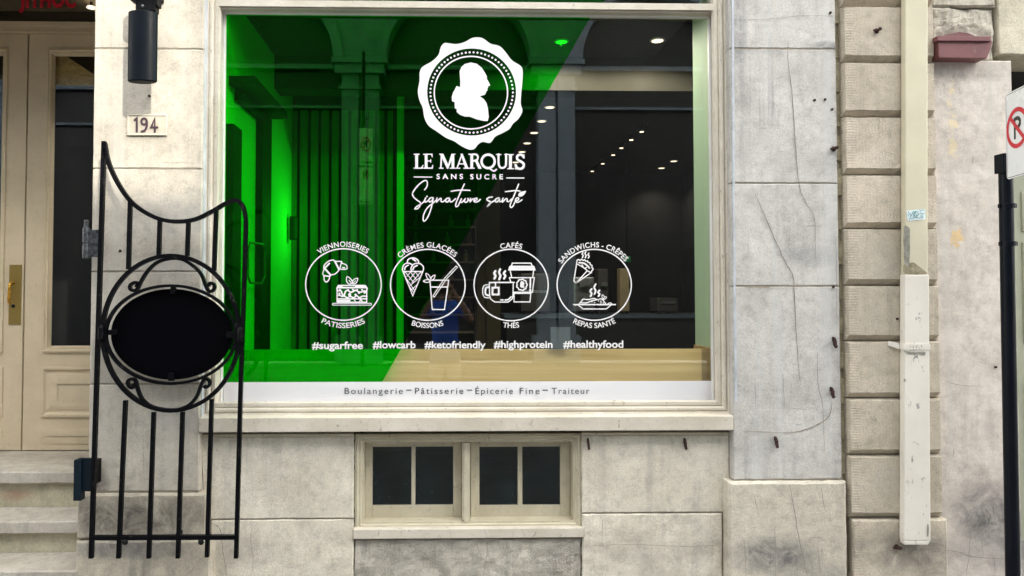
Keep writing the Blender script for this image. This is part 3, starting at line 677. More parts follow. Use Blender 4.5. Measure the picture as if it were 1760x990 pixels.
px.stroke(c(catmull([(1272, 40), (1272, 150), (1285, 200), (1318, 218), (1352, 205), (1368, 170), (1370, 40)], 6)), 26 / 7.617); bar(1236, T + 4, 1308, T + 17); bar(1345, T + 4, 1398, T + 17)
bar(1408, T + 5, 1446, Bm + 6); bar(1386, T + 5, 1470, T + 18); bar(1384, Bm - 6, 1474, Bm + 7)
px.stroke(c(catmull([(1600, 78), (1575, 48), (1535, 48), (1512, 78), (1525, 112), (1570, 138), (1600, 168), (1592, 212), (1550, 230), (1512, 215), (1494, 180)], 6)), 31 / 7.617); px.fill(c([(1592, 40), (1612, 40), (1610, 95), (1598, 95)])); px.fill(c([(1488, 175), (1500, 175), (1508, 238), (1490, 238)]))
px.build('shop_name_lettering', M['vinyl'], win)
px = Px(VY); px.text("SANS", 750, 796, 307.5, 8.8, BOLD, 0.32).build('small_capitals_lettering', M['vinyl'], win); px = Px(VY); px.text("SUCRE", 808, 864.5, 308, 8.8, BOLD, 0.32)
px.build('small_capitals_lettering', M['vinyl'], win)
Px(VY).stroke(c([(166, 336), (398, 338)]), 1.7).build('thin_line', M['vinyl'], win); Px(VY).stroke(c([(1376, 349), (1604, 350)]), 1.7).build('thin_line', M['vinyl'], win)
px = Px(VY)
script = [
 [(304, 505), (335, 455), (335, 395), (300, 385), (240, 425), (180, 490), (145, 555), (160, 600), (205, 640), (245, 670), (245, 710), (215, 748), (175, 755), (200, 725), (270, 680), (310, 640)],
 [(318, 610), (300, 650), (320, 665), (360, 635)],
 [(412, 608), (380, 610), (358, 640), (370, 664), (400, 645), (416, 615), (400, 700), (375, 790), (340, 870), (300, 915), (283, 890), (295, 820), (340, 740), (420, 672), (465, 630)],
 [(465, 612), (458, 665), (500, 622), (520, 620), (518, 655), (545, 660), (580, 630)],
 [(625, 612), (590, 620), (580, 655), (605, 663), (632, 625), (634, 655), (660, 660), (710, 620)],
 [(824, 428), (790, 500), (750, 590), (715, 680), (712, 722), (740, 715), (765, 665), (785, 625)],
 [(650, 525), (720, 512), (800, 508), (898, 512)],
 [(785, 622), (772, 655), (790, 668), (820, 640), (836, 620)],
 [(836, 620), (824, 655), (850, 668), (878, 630), (868, 618), (880, 640), (905, 640)],
 [(905, 615), (900, 662), (930, 625), (950, 625)],
 [(945, 650), (985, 635), (985, 612), (960, 622), (950, 650), (970, 666), (1005, 655), (1032, 630)],
 [(1190, 598), (1150, 605), (1118, 625), (1130, 645), (1165, 660), (1160, 690), (1125, 722), (1150, 690), (1210, 650), (1235, 630)],
 [(1275, 610), (1240, 622), (1228, 655), (1255, 662), (1282, 625), (1284, 655), (1310, 655), (1330, 620)],
 [(1330, 612), (1322, 665), (1365, 622), (1385, 625), (1382, 655), (1410, 655), (1440, 625)],
 [(1533, 432), (1510, 490), (1470, 590), (1430, 680), (1422, 720), (1440, 735), (1465, 710), (1490, 650)],
 [(1362, 530), (1430, 520), (1500, 515), (1552, 522)],
 [(1490, 650), (1530, 635), (1530, 610), (1505, 615), (1492, 645), (1512, 668), (1550, 655), (1578, 635)]]
for pts in script: px.stroke(c(catmull(pts, 6)), 2.15)
px.disc(*c([(335, 590)])[0], 1.4)
px.fill(c(catmull([(1535, 590), (1532, 560), (1555, 535), (1590, 525), (1632, 520), (1612, 560), (1580, 588)], 4, True)))
px.build('script_lettering', M['vinyl'], win)
# circles with the offers
rings = [(590.3, 489, 65, 61.5), (735.3, 489.5, 64.2, 61), (878.5, 489.8, 63.7, 61.5), (1021.3, 489.5, 63.8, 61)]
for (a, b_, ra, rb) in rings:
    px = Px(VY); px.stroke(ell(a, b_, ra, rb, n=72), 2.1, True); px.build('icon_ring', M['vinyl'], win)
def arcs(body, k, a0, a1, under=False, dr=0):
    a, b_, ra, rb = rings[k]; px = Px(VY)
    if not under: px.arc(body, a, b_, ra + 3.5 + dr, rb + 3.5 + dr, a0, a1, 9.2, SEMI)
    else: px.arc(body, a, b_, ra + 13.3 + dr, rb + 13.3 + dr, a0, a1, 9.2, SEMI, True)
    px.build('ring_lettering', M['vinyl'], win)
arcs("VIENNOISERIES", 0, 127, 54); arcs("PATISSERIES", 0, 240, 299, True)
arcs("CRÈMES GLACÉES", 1, 135, 47); arcs("BOISSONS", 1, 248, 291, True)
arcs("CAFÉS", 2, 106, 74, dr=-1); arcs("THÉS", 2, 259, 281, True, dr=-1)
arcs("SANDWICHS - CRÊPES", 3, 146, 38); arcs("REPAS SANTÉ", 3, 241, 299, True)
for s_, a, b_, y_ in (("#sugarfree", 536.5, 624, 599.5), ("#lowcarb", 641, 714.5, 598.5), ("#ketofriendly", 730, 834, 598.5), ("#highprotein", 849, 950.5, 597.8), ("#healthyfood", 968.5, 1072, 597.5)):
    Px(VY).text(s_, a, b_, y_, 12.6, BOLD).build('hashtag_lettering', M['vinyl'], win)
# croissant and cake
c = crop(540, 430, 9.0)
def S_(pts, wd=2.0, sm=0, closed=False): px.stroke(c(catmull(pts, sm, closed) if sm else pts), wd, closed)
px = Px(VY)
S_([(150, 250), (180, 205), (235, 165), (295, 152), (325, 172), (420, 175), (430, 200), (490, 225), (510, 265), (490, 295), (385, 295), (375, 320), (320, 370), (265, 380), (235, 400), (235, 440), (205, 485), (180, 490), (155, 460), (150, 395), (132, 365), (150, 300)], 1.9, 4, True)
S_([(320, 170), (385, 300)], 3.0); S_([(422, 185), (395, 290)], 1.9); S_([(160, 280), (255, 385)], 3.0); S_([(150, 395), (245, 405)], 2.2); S_([(170, 270), (235, 205)], 3.0); S_([(440, 270), (470, 272)], 2.2)
px.build('croissant_icon', M['vinyl'], win)
px = Px(VY)
S_([(360, 610), (348, 590), (375, 545), (790, 545), (822, 590), (815, 620)], 2.0, 0)
px.fill(c([(375, 540), (790, 540), (820, 590), (630, 590), (630, 565), (630, 545), (440, 545), (440, 568), (630, 568), (630, 592), (355, 592)]))
S_([(355, 630), (395, 625), (420, 640), (440, 690), (465, 690), (485, 640), (520, 620), (560, 650), (600, 640), (640, 620), (680, 640), (720, 650), (770, 630), (810, 640)], 2.6, 4)
S_([(360, 700), (400, 700), (430, 715), (470, 710), (510, 735), (560, 715), (610, 735), (660, 705), (700, 735), (750, 710), (815, 715)], 2.4, 4)
S_([(355, 600), (355, 800)], 2.0); S_([(812, 600), (812, 805)], 2.0); S_([(355, 752), (815, 752)], 2.2); S_([(355, 805), (815, 805)], 2.0); px.fill(c([(360, 765), (560, 765), (560, 800), (360, 800)])); S_([(620, 755), (640, 805)], 1.8); S_([(700, 800), (720, 760), (745, 800)], 2.0)
for a, b_, r_ in ((390, 672, 2.0), (548, 688, 2.8), (640, 690, 2.0), (692, 662, 1.8), (600, 610, 1.6), (525, 615, 1.8), (400, 610, 1.6), (665, 612, 1.6), (740, 612, 1.6), (780, 655, 2.0)): px.disc(*c([(a, b_)])[0], r_)
S_([(290, 822), (880, 822), (885, 835), (880, 850), (290, 850), (283, 836)], 1.3, 0, True)
S_([(510, 410), (500, 470), (530, 520), (570, 520), (590, 490), (560, 440)], 1.7, 4, True); S_([(672, 435), (620, 450), (590, 490), (600, 522), (640, 515), (665, 480)], 1.7, 4, True); S_([(540, 465), (575, 515)], 1.4); S_([(640, 475), (600, 510)], 1.4)
px.build('cake_icon', M['vinyl'], win)
c = crop(680, 430, 9.0); px = Px(VY)
S_([(120, 330), (105, 300), (125, 230), (180, 200), (240, 215), (262, 240)], 2.0, 4); S_([(180, 200), (190, 150), (235, 122), (300, 125), (345, 155), (360, 205)], 2.0, 4)
S_([(250, 320), (235, 290), (262, 230), (320, 202), (380, 210), (425, 250), (430, 300), (415, 332)], 2.0, 4); S_([(115, 330), (420, 330)], 2.0)
S_([(115, 330), (265, 705), (420, 330)], 2.0)
S_([(265, 135), (310, 165)], 3.0); S_([(140, 300), (150, 260), (195, 232)], 2.4, 3); S_([(268, 300), (285, 260), (335, 235)], 2.6, 3)
for a in range(4):
    x_ = 115 + 78 * a + 30; u = 1 - a * 0.23
    S_([(x_, 332), (x_ + (300 - (x_ - 115)) * 0.55 * 0.9, 332 + (300 - (x_ - 115)) * 0.62)], 1.3)
    x2 = 420 - 78 * a - 30; S_([(x2, 332), (x2 - (x2 - 115) * 0.5, 332 + (x2 - 115) * 0.62)], 1.3)
S_([(155, 425), (290, 620)], 1.3); S_([(390, 410), (205, 560)], 1.3); S_([(200, 545), (275, 650)], 1.3); S_([(335, 530), (240, 620)], 1.3)
px.build('ice_cream_icon', M['vinyl'], win)
px = Px(VY)
S_([(530, 465), (820, 465), (755, 918), (568, 918)], 1.9, 0, True); S_([(550, 570), (800, 570)], 2.2)
S_([(575, 710), (760, 430), (935, 245), (958, 262), (790, 440), (600, 725)], 1.4, 0, True)
S_([(470, 360), (520, 390), (545, 460), (500, 445), (475, 400)], 1.6, 3, True); S_([(608, 385), (560, 410), (545, 462), (585, 450), (605, 415)], 1.6, 3, True); S_([(430, 480), (480, 455), (540, 470), (490, 500)], 1.6, 3, True)
px.build('drink_icon', M['vinyl'], win)
c = crop(820, 440, 9.0); px = Px(VY)
S_([(190, 410), (575, 408)], 2.3); S_([(190, 410), (195, 620), (215, 670), (270, 712), (480, 712), (545, 660), (555, 600), (560, 410)], 2.0, 0)
S_([(180, 445), (120, 450), (90, 500), (90, 590), (120, 640), (185, 648)], 1.7, 4); S_([(180, 485), (140, 490), (128, 530), (130, 580), (150, 605), (185, 610)], 3.2, 4)
S_([(285, 415), (285, 480)], 2.4); S_([(238, 490), (335, 490), (335, 595), (238, 595)], 3.2, 0, True)
S_([(365, 680), (400, 680)], 2.6); S_([(435, 680), (480, 675), (525, 632)], 2.6, 3)
for a, dy, h in ((275, 0, 120), (350, -30, 165), (425, 0, 120)):
    S_([(a + 10, 235 + dy), (a - 12, 235 + dy + h * .3), (a + 12, 235 + dy + h * .6), (a - 8, 235 + dy + h * .95)], 3.6, 5)
px.build('mug_icon', M['vinyl'], win)
px = Px(VY)
S_([(545, 110), (835, 110), (850, 150), (880, 165), (895, 215), (490, 215), (505, 165), (535, 150)], 2.0, 0, True); px.fill(c([(525, 150), (860, 150), (890, 212), (495, 212)]))
S_([(512, 225), (535, 330)], 1.9); S_([(875, 225), (860, 330)], 1.9); S_([(500, 335), (885, 335), (855, 560), (565, 560)], 1.9); S_([(500, 338), (525, 410)], 1.9)
S_([(570, 578), (830, 578), (818, 710), (572, 710)], 1.9, 0, True); S_([(825, 345), (822, 490)], 2.6); S_([(822, 515), (822, 545)], 2.8)
px.stroke(c([(692 + (78 + 6 * math.cos(9 * R(k * 10))) * math.cos(R(k * 10)), 445 + (84 + 6 * math.cos(9 * R(k * 10))) * math.sin(R(k * 10))) for k in range(36)]), 2.2, True)
px.fill(c(catmull([(690, 390), (720, 400), (732, 430), (722, 455), (735, 490), (690, 490), (668, 470), (668, 430), (672, 400)], 3, True)))
px.build('coffee_cup_icon', M['vinyl'], win)
c = crop(960, 420, 7.071); px = Px(VY)
S_([(220, 235), (185, 445), (215, 468), (395, 345), (350, 320), (215, 468)], 1.9); S_([(220, 235), (300, 280), (350, 320)], 1.8, 3)
S_([(220, 235), (225, 195), (245, 185), (262, 195), (280, 180), (298, 195), (318, 187), (330, 205), (352, 200), (360, 220), (382, 225), (385, 245), (408, 258), (405, 280), (422, 300), (405, 320), (395, 345)], 1.9, 4)
S_([(250, 222), (310, 230), (350, 260), (375, 288)], 2.8, 4); S_([(285, 250), (298, 272)], 2.2); S_([(320, 290), (338, 282)], 2.2)
for a, dy, h in ((293, 0, 62), (328, -10, 75), (365, 10, 58)):
    S_([(a + 4, 98 + dy), (a - 6, 98 + dy + h * .33), (a + 7, 98 + dy + h * .62), (a - 3, 98 + dy + h)], 2.2, 5)
px.build('crepe_icon', M['vinyl'], win)
px = Px(VY)
S_([(185, 732), (690, 732)], 2.4); S_([(235, 735), (300, 785), (580, 785), (640, 735)], 1.9); S_([(250, 722), (280, 690), (300, 665), (350, 672), (430, 658), (475, 672), (520, 662), (550, 690), (575, 725)], 1.8, 4)
S_([(270, 708), (340, 712), (390, 690), (470, 672)], 1.8, 4); S_([(600, 722), (630, 710), (650, 725)], 1.5, 3)
for a, b_ in ((405, 695), (440, 708), (485, 690), (515, 690), (515, 710), (545, 712)): px.disc(*c([(a, b_)])[0], 1.1)
S_([(532, 612), (528, 640), (548, 665), (556, 635)], 1.3, 3, True); S_([(582, 640), (560, 640), (548, 668), (572, 662)], 1.3, 3, True)
for a, dy, h in ((395, 50, 90), (443, -5, 120), (490, 70, 70)):
    S_([(a + 8, 490 + dy), (a - 10, 490 + dy + h * .33), (a + 8, 490 + dy + h * .66), (a - 6, 490 + dy + h)], 3.0, 5)
px.build('plate_icon', M['vinyl'], win)
# ---- basement window
bw = MB(); bY = 0.02
x0, x1, z0, z1 = rect(610, 746, 1000, 912, bY)
frame_ring(bw, x0, x1, z0, z1, [(0, 0.06), (0, bY), (0.014, bY - 0.006), (0.022, bY + 0.004), (0.032, bY + 0.002), (0.038, bY + 0.012), (0.048, bY + 0.012), (0.050, 0.16)])
mx0, mx1 = wx(794, 830, 0.04), wx(808, 830, 0.04)
bw.box(mx0, mx1, 0.03, 0.15, z0 + 0.055, z1 - 0.052); bw.box(mx0 + 0.012, mx1 - 0.012, 0.018, 0.031, z0 + 0.052, z1 - 0.05)
bwin = bw.build('basement_window', M['sash'], B)
mb = MB(); bsz = wz(800, 925, -0.01); bst = wz(800, 909, -0.01)
mb.add([(x0 - 0.004, -0.012, bsz), (x1 + 0.004, -0.012, bsz), (x1 + 0.004, -0.012, bst), (x0 - 0.004, -0.012, bst), (x0 - 0.004, 0.13, bst + 0.022), (x1 + 0.004, 0.13, bst + 0.022), (x0 - 0.004, 0.13, bsz), (x1 + 0.004, 0.13, bsz)],
       [(0, 1, 2, 3), (3, 2, 5, 4), (0, 6, 7, 1), (0, 3, 4, 6), (1, 7, 5, 2), (6, 4, 5, 7)])
mb.build('basement_sill', M['frame'], bwin, bevel=0.003)
SY = 0.115
for (sx_0, sx_1, pa, pb) in ((628, 793, (640, 707), (714, 779)), (809, 980, (824, 890), (898, 963))):
    s_ = MB(); a0, a1, c0, c1 = rect(sx_0, 758, sx_1, 900, SY)
    g = [rect(p0, 768, p1, 869, SY) for p0, p1 in (pa, pb)]
    zl, zh = g[0][2], g[0][3]
    s_.box(a0, g[0][0], SY, SY + 0.04, c0, c1); s_.box(g[1][1], a1, SY, SY + 0.04, c0, c1)
    s_.box(g[0][0], g[1][1], SY + .0005, SY + 0.04, zh, c1); s_.box(g[0][0], g[1][1], SY + .0005, SY + 0.04, c0, zl)
    s_.box(g[0][1], g[1][0], SY + 0.004, SY + 0.04, zl, zh)
    s_.build('sash', M['sash'], bwin, bevel=0.003)
    for q in g: MB().box(q[0] - 0.002, q[1] + 0.002, SY + 0.018, SY + 0.022, q[2] - 0.002, q[3] + 0.002).build('glass_pane', M['bglass'], bwin)
# ---- entrance: doors, transom, steps
DY = 1.0
jx0, jx1 = wx(-165, 400, DY), xL0 + 0.06
d_top = wz(80, 58, DY); zland = 0.487
er = MB()
er.box(jx1, jx1 + 0.04, -0.02, 1.6, -0.1, 3.8); er.box(jx0 - 0.04, jx0, -0.02, 1.6, -0.1, 3.8)
er.box(jx0 - 0.2, xL0 + 0.005, 0.1201, 1.6, 3.8, zt + 0.005); er.box(jx0 - 0.2, xL0 + 0.005, -0.05, 0.12, 3.40, zt + 0.005)
er.build('door_recess', M['door'], B)
def panel_leaf(xa, xb, handle):
    m_ = MB(); zb_ = zland + 0.006
    gx = (xa + 0.165 * (1 if handle else 1), xb - 0.165)
    gl0, gl1 = wz(120, 597, DY), wz(120, 93, DY)
    m_.box(xa, gx[0], DY, DY + 0.045, zb_, d_top - 0.004); m_.box(gx[1], xb, DY, DY + 0.045, zb_, d_top - 0.004)
    m_.box(gx[0], gx[1], DY, DY + 0.045, gl1, d_top - 0.004); m_.box(gx[0], gx[1], DY, DY + 0.045, zb_, gl0)
    frame_ring(m_, gx[0] - 0.035, gx[1] + 0.035, gl0 - 0.035, gl1 + 0.035, [(0, DY + .002), (0.002, DY - 0.016), (0.014, DY - 0.020), (0.022, DY - 0.010), (0.030, DY - 0.012), (0.038, DY + 0.006), (0.046, DY + 0.02)])
    pz0, pz1 = wz(120, 717, DY), wz(120, 630, DY)
    frame_ring(m_, gx[0] - 0.04, gx[1] + 0.04, pz0, pz1, [(0, DY + .001), (0.003, DY - 0.014), (0.018, DY - 0.016), (0.028, DY - 0.004), (0.034, DY + 0.0)])
    frame_ring(m_, gx[0], gx[1], pz0 + 0.05, pz1 - 0.05, [(0, DY + .001), (0.002, DY - 0.004), (0.03, DY - 0.008), (0.07, DY - 0.0085)])
    kz0, kz1 = zb_ + 0.04, wz(120, 737, DY)
    frame_ring(m_, gx[0] - 0.04, gx[1] + 0.04, kz0, kz1, [(0, DY + .001), (0.002, DY - 0.004), (0.02, DY - 0.006), (0.05, DY - 0.006)])
    d = m_.build('entrance_door', M['door'], B, bevel=0)
    MB().box(gx[0] + 0.002, gx[1] - 0.002, DY + 0.018, DY + 0.024, gl0 + 0.002, gl1 - 0.002).build('glass_pane', M['doorglass'], d)
    return d
xm = wx(43, 415, DY)
dl = panel_leaf(jx0 + 0.02, xm - 0.006, True)
dr = panel_leaf(xm + 0.006, jx1 - 0.02, False)
mb = MB(); a0, a1, c0, c1 = rect(16, 455, 37, 558, DY); mb.box(a0, a1, DY - 0.006, DY - 0.0005, c0, c1)
lp = mb.build('lock_plate', M['brass'], dl, bevel=0.001)
mb = MB(); hx = (a0 + a1) / 2 - 0.01; hz1, hz0 = wz(20, 487, DY), wz(20, 521, DY)
sweep(mb, [(hx, DY - 0.006, hz1), (hx, DY - 0.035, hz1 + .004), (hx - .006, DY - 0.045, hz1 - .01), (hx - .01, DY - 0.045, hz0 + .01), (hx - .008, DY - 0.03, hz0)], 0.009, 0.009, n=8, up=Vector((1, 0, 0)))
mb.build('door_handle', M['brassrod'], dl, smooth=True)
mb = MB(); lathe(mb, (hx, DY - 0.012, wz(22, 526, DY)), [(0.012, 0.006), (0.012, 0), (0.009, -0.004)], 12, 'y'); mb.build('keyhole', M['navy'], dl)
mb = MB()
mb.box(jx0, jx1, DY - 0.01, DY + 0.06, d_top, wz(80, 40, DY)); mb.box(jx0, jx1, DY - 0.03, DY - 0.01, wz(80, 47, DY), wz(80, 40, DY) + .002)
mb.box(jx0, jx1, DY - 0.022, DY - 0.0101, wz(80, 57, DY), wz(80, 55, DY))
tr_ = mb.build('transom_window', M['door'], B)
MB().box(jx0, jx1, DY + 0.02, DY + 0.026, wz(80, 40, DY), 3.795).build('glass_pane', M['doorglass'], tr_)
px = Px(DY + 0.016); px.text("JITHOC", 36, 130, 11.8, 27, 0.05, 0.04); px.build('red_lettering', M['redletter'], tr_)
def step(zt_, yn, x_r, yb):
    m_ = MB()
    stone(m_, jx0 + .002, x_r, zt_ - 0.075, zt_, yn, yb, bev=0.008, amp=0.003, jag=0.004, res=0.04, seed=zt_ * 100)
    return m_
for zt_, yn, xr, yb in ((zland, 0.40, jx1 - .002, DY + 0.1), (0.262, 0.15, jx1 - .002, 0.44), (0.07, -0.10, xL0 - 0.03, 0.19)):
    s_ = step(zt_, yn, xr, yb).build('stone_step', M['step'], B)
    m_ = MB(); stone(m_, jx0 + .002, xr - 0.002, zt_ - 0.24, zt_ - 0.0755, yn + 0.045, yb, bev=0.004, amp=0.003, jag=0.003, res=0.05, seed=zt_ * 90)
    m_.build('riser', M['riser'], s_)
# ================================================================== THE NEIGHBOUR
NB = thing('neighbour_building', (wx(1600, 900, 0), 0, 0), 'weathered tan building with tooled quoin blocks and painted render right of the grey pilaster', 'building')
qx0, qx1 = wx(1454, 500, -0.07), wx(1616, 500, -0.07); QF = -0.085
mb = MB(); js = [988, 892, 783, 685, 586, 490, 392, 299, 199, 105, 9, -90, -190, -330]
for i in range(1, len(js) - 1):
    pyb, pyt = js[i], js[i + 1]
    stone(mb, qx0 + .002, qx1 - .002, wz(1500, pyb, QF) + 0.002, wz(1500, pyt, QF) - 0.003, QF, 0.3, amp=0.0025, jag=0.003, res=0.02, ch=(0.006, 0.020, 0.032, 0.008), cd=0.038, seed=80 + i)
stone(mb, qx0 + .012, qx1 + 0.012, -0.12, wz(1500, 893, QF) - 0.002, QF + 0.005, 0.3, amp=0.004, jag=0.004, bev=0.01, seed=99)
mb.build('quoin_column', M['quoin'], NB)
MB().box(qx0 + .012, qx1 - .012, QF + .042, 0.3, 0, z_top).build('mortar_bed', M['mortar'], NB)
px0 = wx(1620, 500, -0.02); px1 = wx(1744, 500, -0.02)
mb = MB(); stone(mb, qx1 + 0.001, px1, -0.12, wz(1680, 104, -0.03), -0.033, 0.3, bev=0.006, amp=0.005, jag=0.003, res=0.02, nscale=5, seed=110)
mb.build('rendered_wall', M['plaster'], NB)
mb = MB()
stone(mb, qx1 + 0.001, wx(1714, 30, -0.05), wz(1680, 104, -.03), wz(1680, 11, -.05) - .002, -0.030, 0.3, bev=0.012, amp=0.022, jag=0.004, res=0.012, nscale=8, seed=112)
stone(mb, qx1 + 0.001, wx(1714, 30, -0.05), wz(1680, 11, -.05), wz(1680, -330, -.05), -0.045, 0.3, bev=0.012, amp=0.008, jag=0.005, res=0.03, seed=114)
mb.build('broken_stone', M['corbel'], NB)
mb = MB(); stone(mb, wx(1715, 30, -0.03), 7.0, wz(1740, 94, -.03), wz(1680, -330, -.05), -0.035, 0.3, amp=0.006, jag=0.003, res=0.04, seed=116)
mb.build('cream_wall', M['cream_wall'], NB)
mb = MB(); stone(mb, 4.6, 7.0, -0.12, wz(1740, 94, -.03) - .003, -0.035, 0.6, amp=0.006, res=0.06, seed=117)
for i in range(6):
    stone(mb, 6.0, 9.0, zt + .01 + i * .8, zt + .01 + i * .8 + .79, -0.05, 0.3, amp=0.004, res=0.1, seed=118 + i)
mb.build('outer_wall', M['cream_wall'], NB)
cracks('crack', M['crack'], -0.041, [([(1622, 946), (1645, 948), (1668, 956), (1700, 959), (1735, 961)], 1.2), ([(1664, 958), (1668, 920), (1666, 880)], 0.9), ([(1690, 958), (1687, 900), (1690, 850)], 0.8), ([(1707, 955), (1712, 985)], 0.8), ([(1665, 960), (1660, 990)], 0.9), ([(1640, 770), (1638, 785)], 1.0), ([(1672, 268), (1672, 282)], 1.2), ([(1625, 655), (1650, 662), (1690, 664)], 0.7)], NB)
sdY = 0.32
sd = MB(); sdx0 = px1 - 0.05; sdt = wz(1752, 158, sdY)
sd.box(sdx0, 4.6, sdY, sdY + 0.04, 0.05, sdt)
sxa = wx(1748, 500, sdY)
for (pa, pb) in ((330, 398), (416, 590), (660, 830), (850, 985)):
    frame_ring(sd, sxa + 0.035, sxa + 0.5, wz(1752, pb, sdY), wz(1752, pa, sdY), [(0, sdY + .001), (0.002, sdY - 0.01), (0.016, sdY - 0.012), (0.026, sdY - .002), (0.05, sdY - 0.002)])
sdo = sd.build('side_door', M['green_door'], NB)
MB().box(sdx0, 4.6, sdY + .02, 0.6, sdt, 3.6).build('dark_opening', M['in_dark'], NB)
# ================================================================== THE ROOM BEHIND THE GLASS
FZ, CZ, BY = 0.60, 3.36, 6.6
ixl, ixr = -1.33, wx(1229.5, 300, GY + 0.03)
struct(MB().box(ixl - 0.2, 3.6, 0.42, BY + 0.2, FZ - 0.15, FZ), 'interior_floor', M['in_floor'])
mb = MB(); mb.box(ixl - 0.2, 3.6, 0.20, BY + 0.2, 3.80, 3.9); mb.box(ixl - 0.2, 3.6, 1.72, BY + 0.2, CZ, 3.799)
struct(mb, 'interior_ceiling', M['in_ceiling'])
struct(MB().box(ixl, ixr + .02, 0.13, 1.5, 3.43, 3.47), 'soffit_ceiling', plain('black_soffit', (0.018, 0.018, 0.018), 0.8, var=0.1))
struct(MB().box(ixl, 3.4, 1.5, 1.719, 3.17, 3.8), 'bulkhead_ceiling', plain("umber_bulkhead", (0.022, 0.020, 0.010), 0.8, var=0.05, scale=2))
struct(MB().box(ixl - 0.12, ixl, 0.145, 2.25, FZ - .3, 3.43), 'interior_left_wall', M['in_wall'])
struct(MB().box(ixr, ixr + 0.1, 0.145, 0.50, FZ - .3, 3.43), 'interior_green_wall', M['in_green'])
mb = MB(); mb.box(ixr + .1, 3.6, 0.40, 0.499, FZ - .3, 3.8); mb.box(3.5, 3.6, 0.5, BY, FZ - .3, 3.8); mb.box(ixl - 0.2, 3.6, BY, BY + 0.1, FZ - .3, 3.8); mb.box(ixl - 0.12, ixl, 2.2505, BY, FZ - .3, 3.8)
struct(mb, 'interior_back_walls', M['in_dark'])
mb = MB(); mb.box(ixl - 0.02, ixr + .05, 0.315, 0.33, 0.0, FZ)
struct(mb, 'stall_riser_wall', M['in_dark'])
# dark box behind the basement panes and behind the doors
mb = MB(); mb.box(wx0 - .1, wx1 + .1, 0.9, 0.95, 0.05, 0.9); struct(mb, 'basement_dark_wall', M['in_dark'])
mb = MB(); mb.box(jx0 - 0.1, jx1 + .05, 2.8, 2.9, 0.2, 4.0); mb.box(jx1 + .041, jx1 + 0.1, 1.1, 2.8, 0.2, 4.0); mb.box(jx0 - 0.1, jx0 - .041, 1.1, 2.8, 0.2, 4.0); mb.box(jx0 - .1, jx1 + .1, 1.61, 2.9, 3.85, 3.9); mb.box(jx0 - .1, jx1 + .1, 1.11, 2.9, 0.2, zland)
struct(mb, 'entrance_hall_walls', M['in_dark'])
# wooden display ledge
py_ = 0.135
DL = thing('display_ledge', (0, py_, wz(800, 657, py_)), 'pale plywood display ledge along the foot of the shop window', 'ledge')
mb = MB(); mb.box(ixl + 0.002, wx(1206, 630, py_), py_, py_ + 0.02, wz(800, 700, py_), wz(800, 600.5, py_)); mb.build('front_board', M['ply'], DL)
mb = MB(); mb.box(wx(1206, 630, py_) + .001, ixr - 0.003, py_ + 0.004, py_ + 0.02, wz(800, 700, py_), wz(800, 600.5, py_) + .001); mb.box(ixr - 0.024, ixr - 0.003, py_ + 0.021, 0.46, wz(800, 700, py_), wz(800, 600.5, py_) + .002); mb.build('end_board', M['ply_dark'], DL)
MB().box(ixl + 0.002, ixr - 0.03, py_ + .021, 0.36, wz(800, 690, py_), wz(800, 685, py_)).build('base_board', M['ply'], DL)
# glass door in the left wall
ID = thing('interior_door', (ixl, 0.5, FZ), 'dark framed glass door with a long handle in the green left wall', 'door')
def lw(px_): return PX(px_, 400, ixl + 0.012).y
d = MB()
ya, yb_, yc, yd = lw(389), lw(404), lw(441), lw(457)
zt2 = 2.86
d.box(ixl + .002, ixl + 0.05, ya, yb_, FZ, zt2 - .25); d.box(ixl + .002, ixl + 0.05, yc, yd, FZ, zt2); d.box(ixl + .002, ixl + 0.05, yb_, yc, zt2 - 0.06, zt2); d.box(ixl + .002, ixl + .05, yb_, yc, FZ, FZ + .1)
d.build('door_frame', M['in_dark'], ID)
MB().box(ixl + 0.001, ixl + 0.16, lw(394), yd + 0.02, zt2 + 0.01, zt2 + 0.06).build('door_closer', M['in_dark'], ID)
d = MB(); ym_ = lw(436); sweep(d, [PX(430, 417, ixl + .05), PX(452, 420, ixl + .06), PX(455, 430, ixl + .06), PX(455, 475, ixl + .06), PX(450, 487, ixl + .06), PX(430, 486, ixl + .06), PX(426, 475, ixl + .06), PX(426, 428, ixl + .06)], 0.008, 0.008, closed=True, up=Vector((1, 0, 0)), n=8)
d.build('door_handle', M['steel'], ID)
# slatted wall
SW = thing('slat_wall', (-0.5, 2.2, FZ), 'tall panel of vertical wooden slats behind the green film', 'wall panel')
sy = 2.2; d = MB()
e = [503, 517, 535, 553, 571, 588, 604, 619, 634, 650, 666, 681]
for k in range(len(e) - 1):
    a0 = wx(e[k], 300, sy); a1 = wx(e[k + 1], 300, sy); d.box(a0, a1 - 0.028, sy - 0.03 - 0.01 * (k % 2), sy, FZ + 0.02, 3.165 + .19 * 0)
d.build('slats', M['slat'], SW)
MB().box(ixl + .001, wx(684, 300, sy), sy + .001, sy + 0.04, FZ + 0.01, 3.35).build('backing_board', M['in_dark'], SW)
MB().box(wx(683, 300, sy), wx(694, 300, sy), sy - 0.06, sy + 0.04, FZ + 0.01, 3.355).build('end_post', M['in_wall'], SW)
WL = thing('wall_light', (ixl, 1.9, wz(497, 395, 2.0)), 'small lit lamp washing the green left wall beside the slats', 'lamp')
d = MB(); lathe(d, (ixl + 0.05, 2.02, wz(497, 392, 2.0)), [(0.03, -0.1), (0.035, -0.09), (0.035, 0.09), (0.03, 0.1)], 12); d.build('lamp_body', M['in_dark'], WL)
li = bpy.data.lights.new('wall_glow', 'SPOT'); li.energy = 1.1; li.spot_size = R(165); li.spot_blend = 0.9; li.color = (1, 0.9, 0.75); li.shadow_soft_size = 0.03
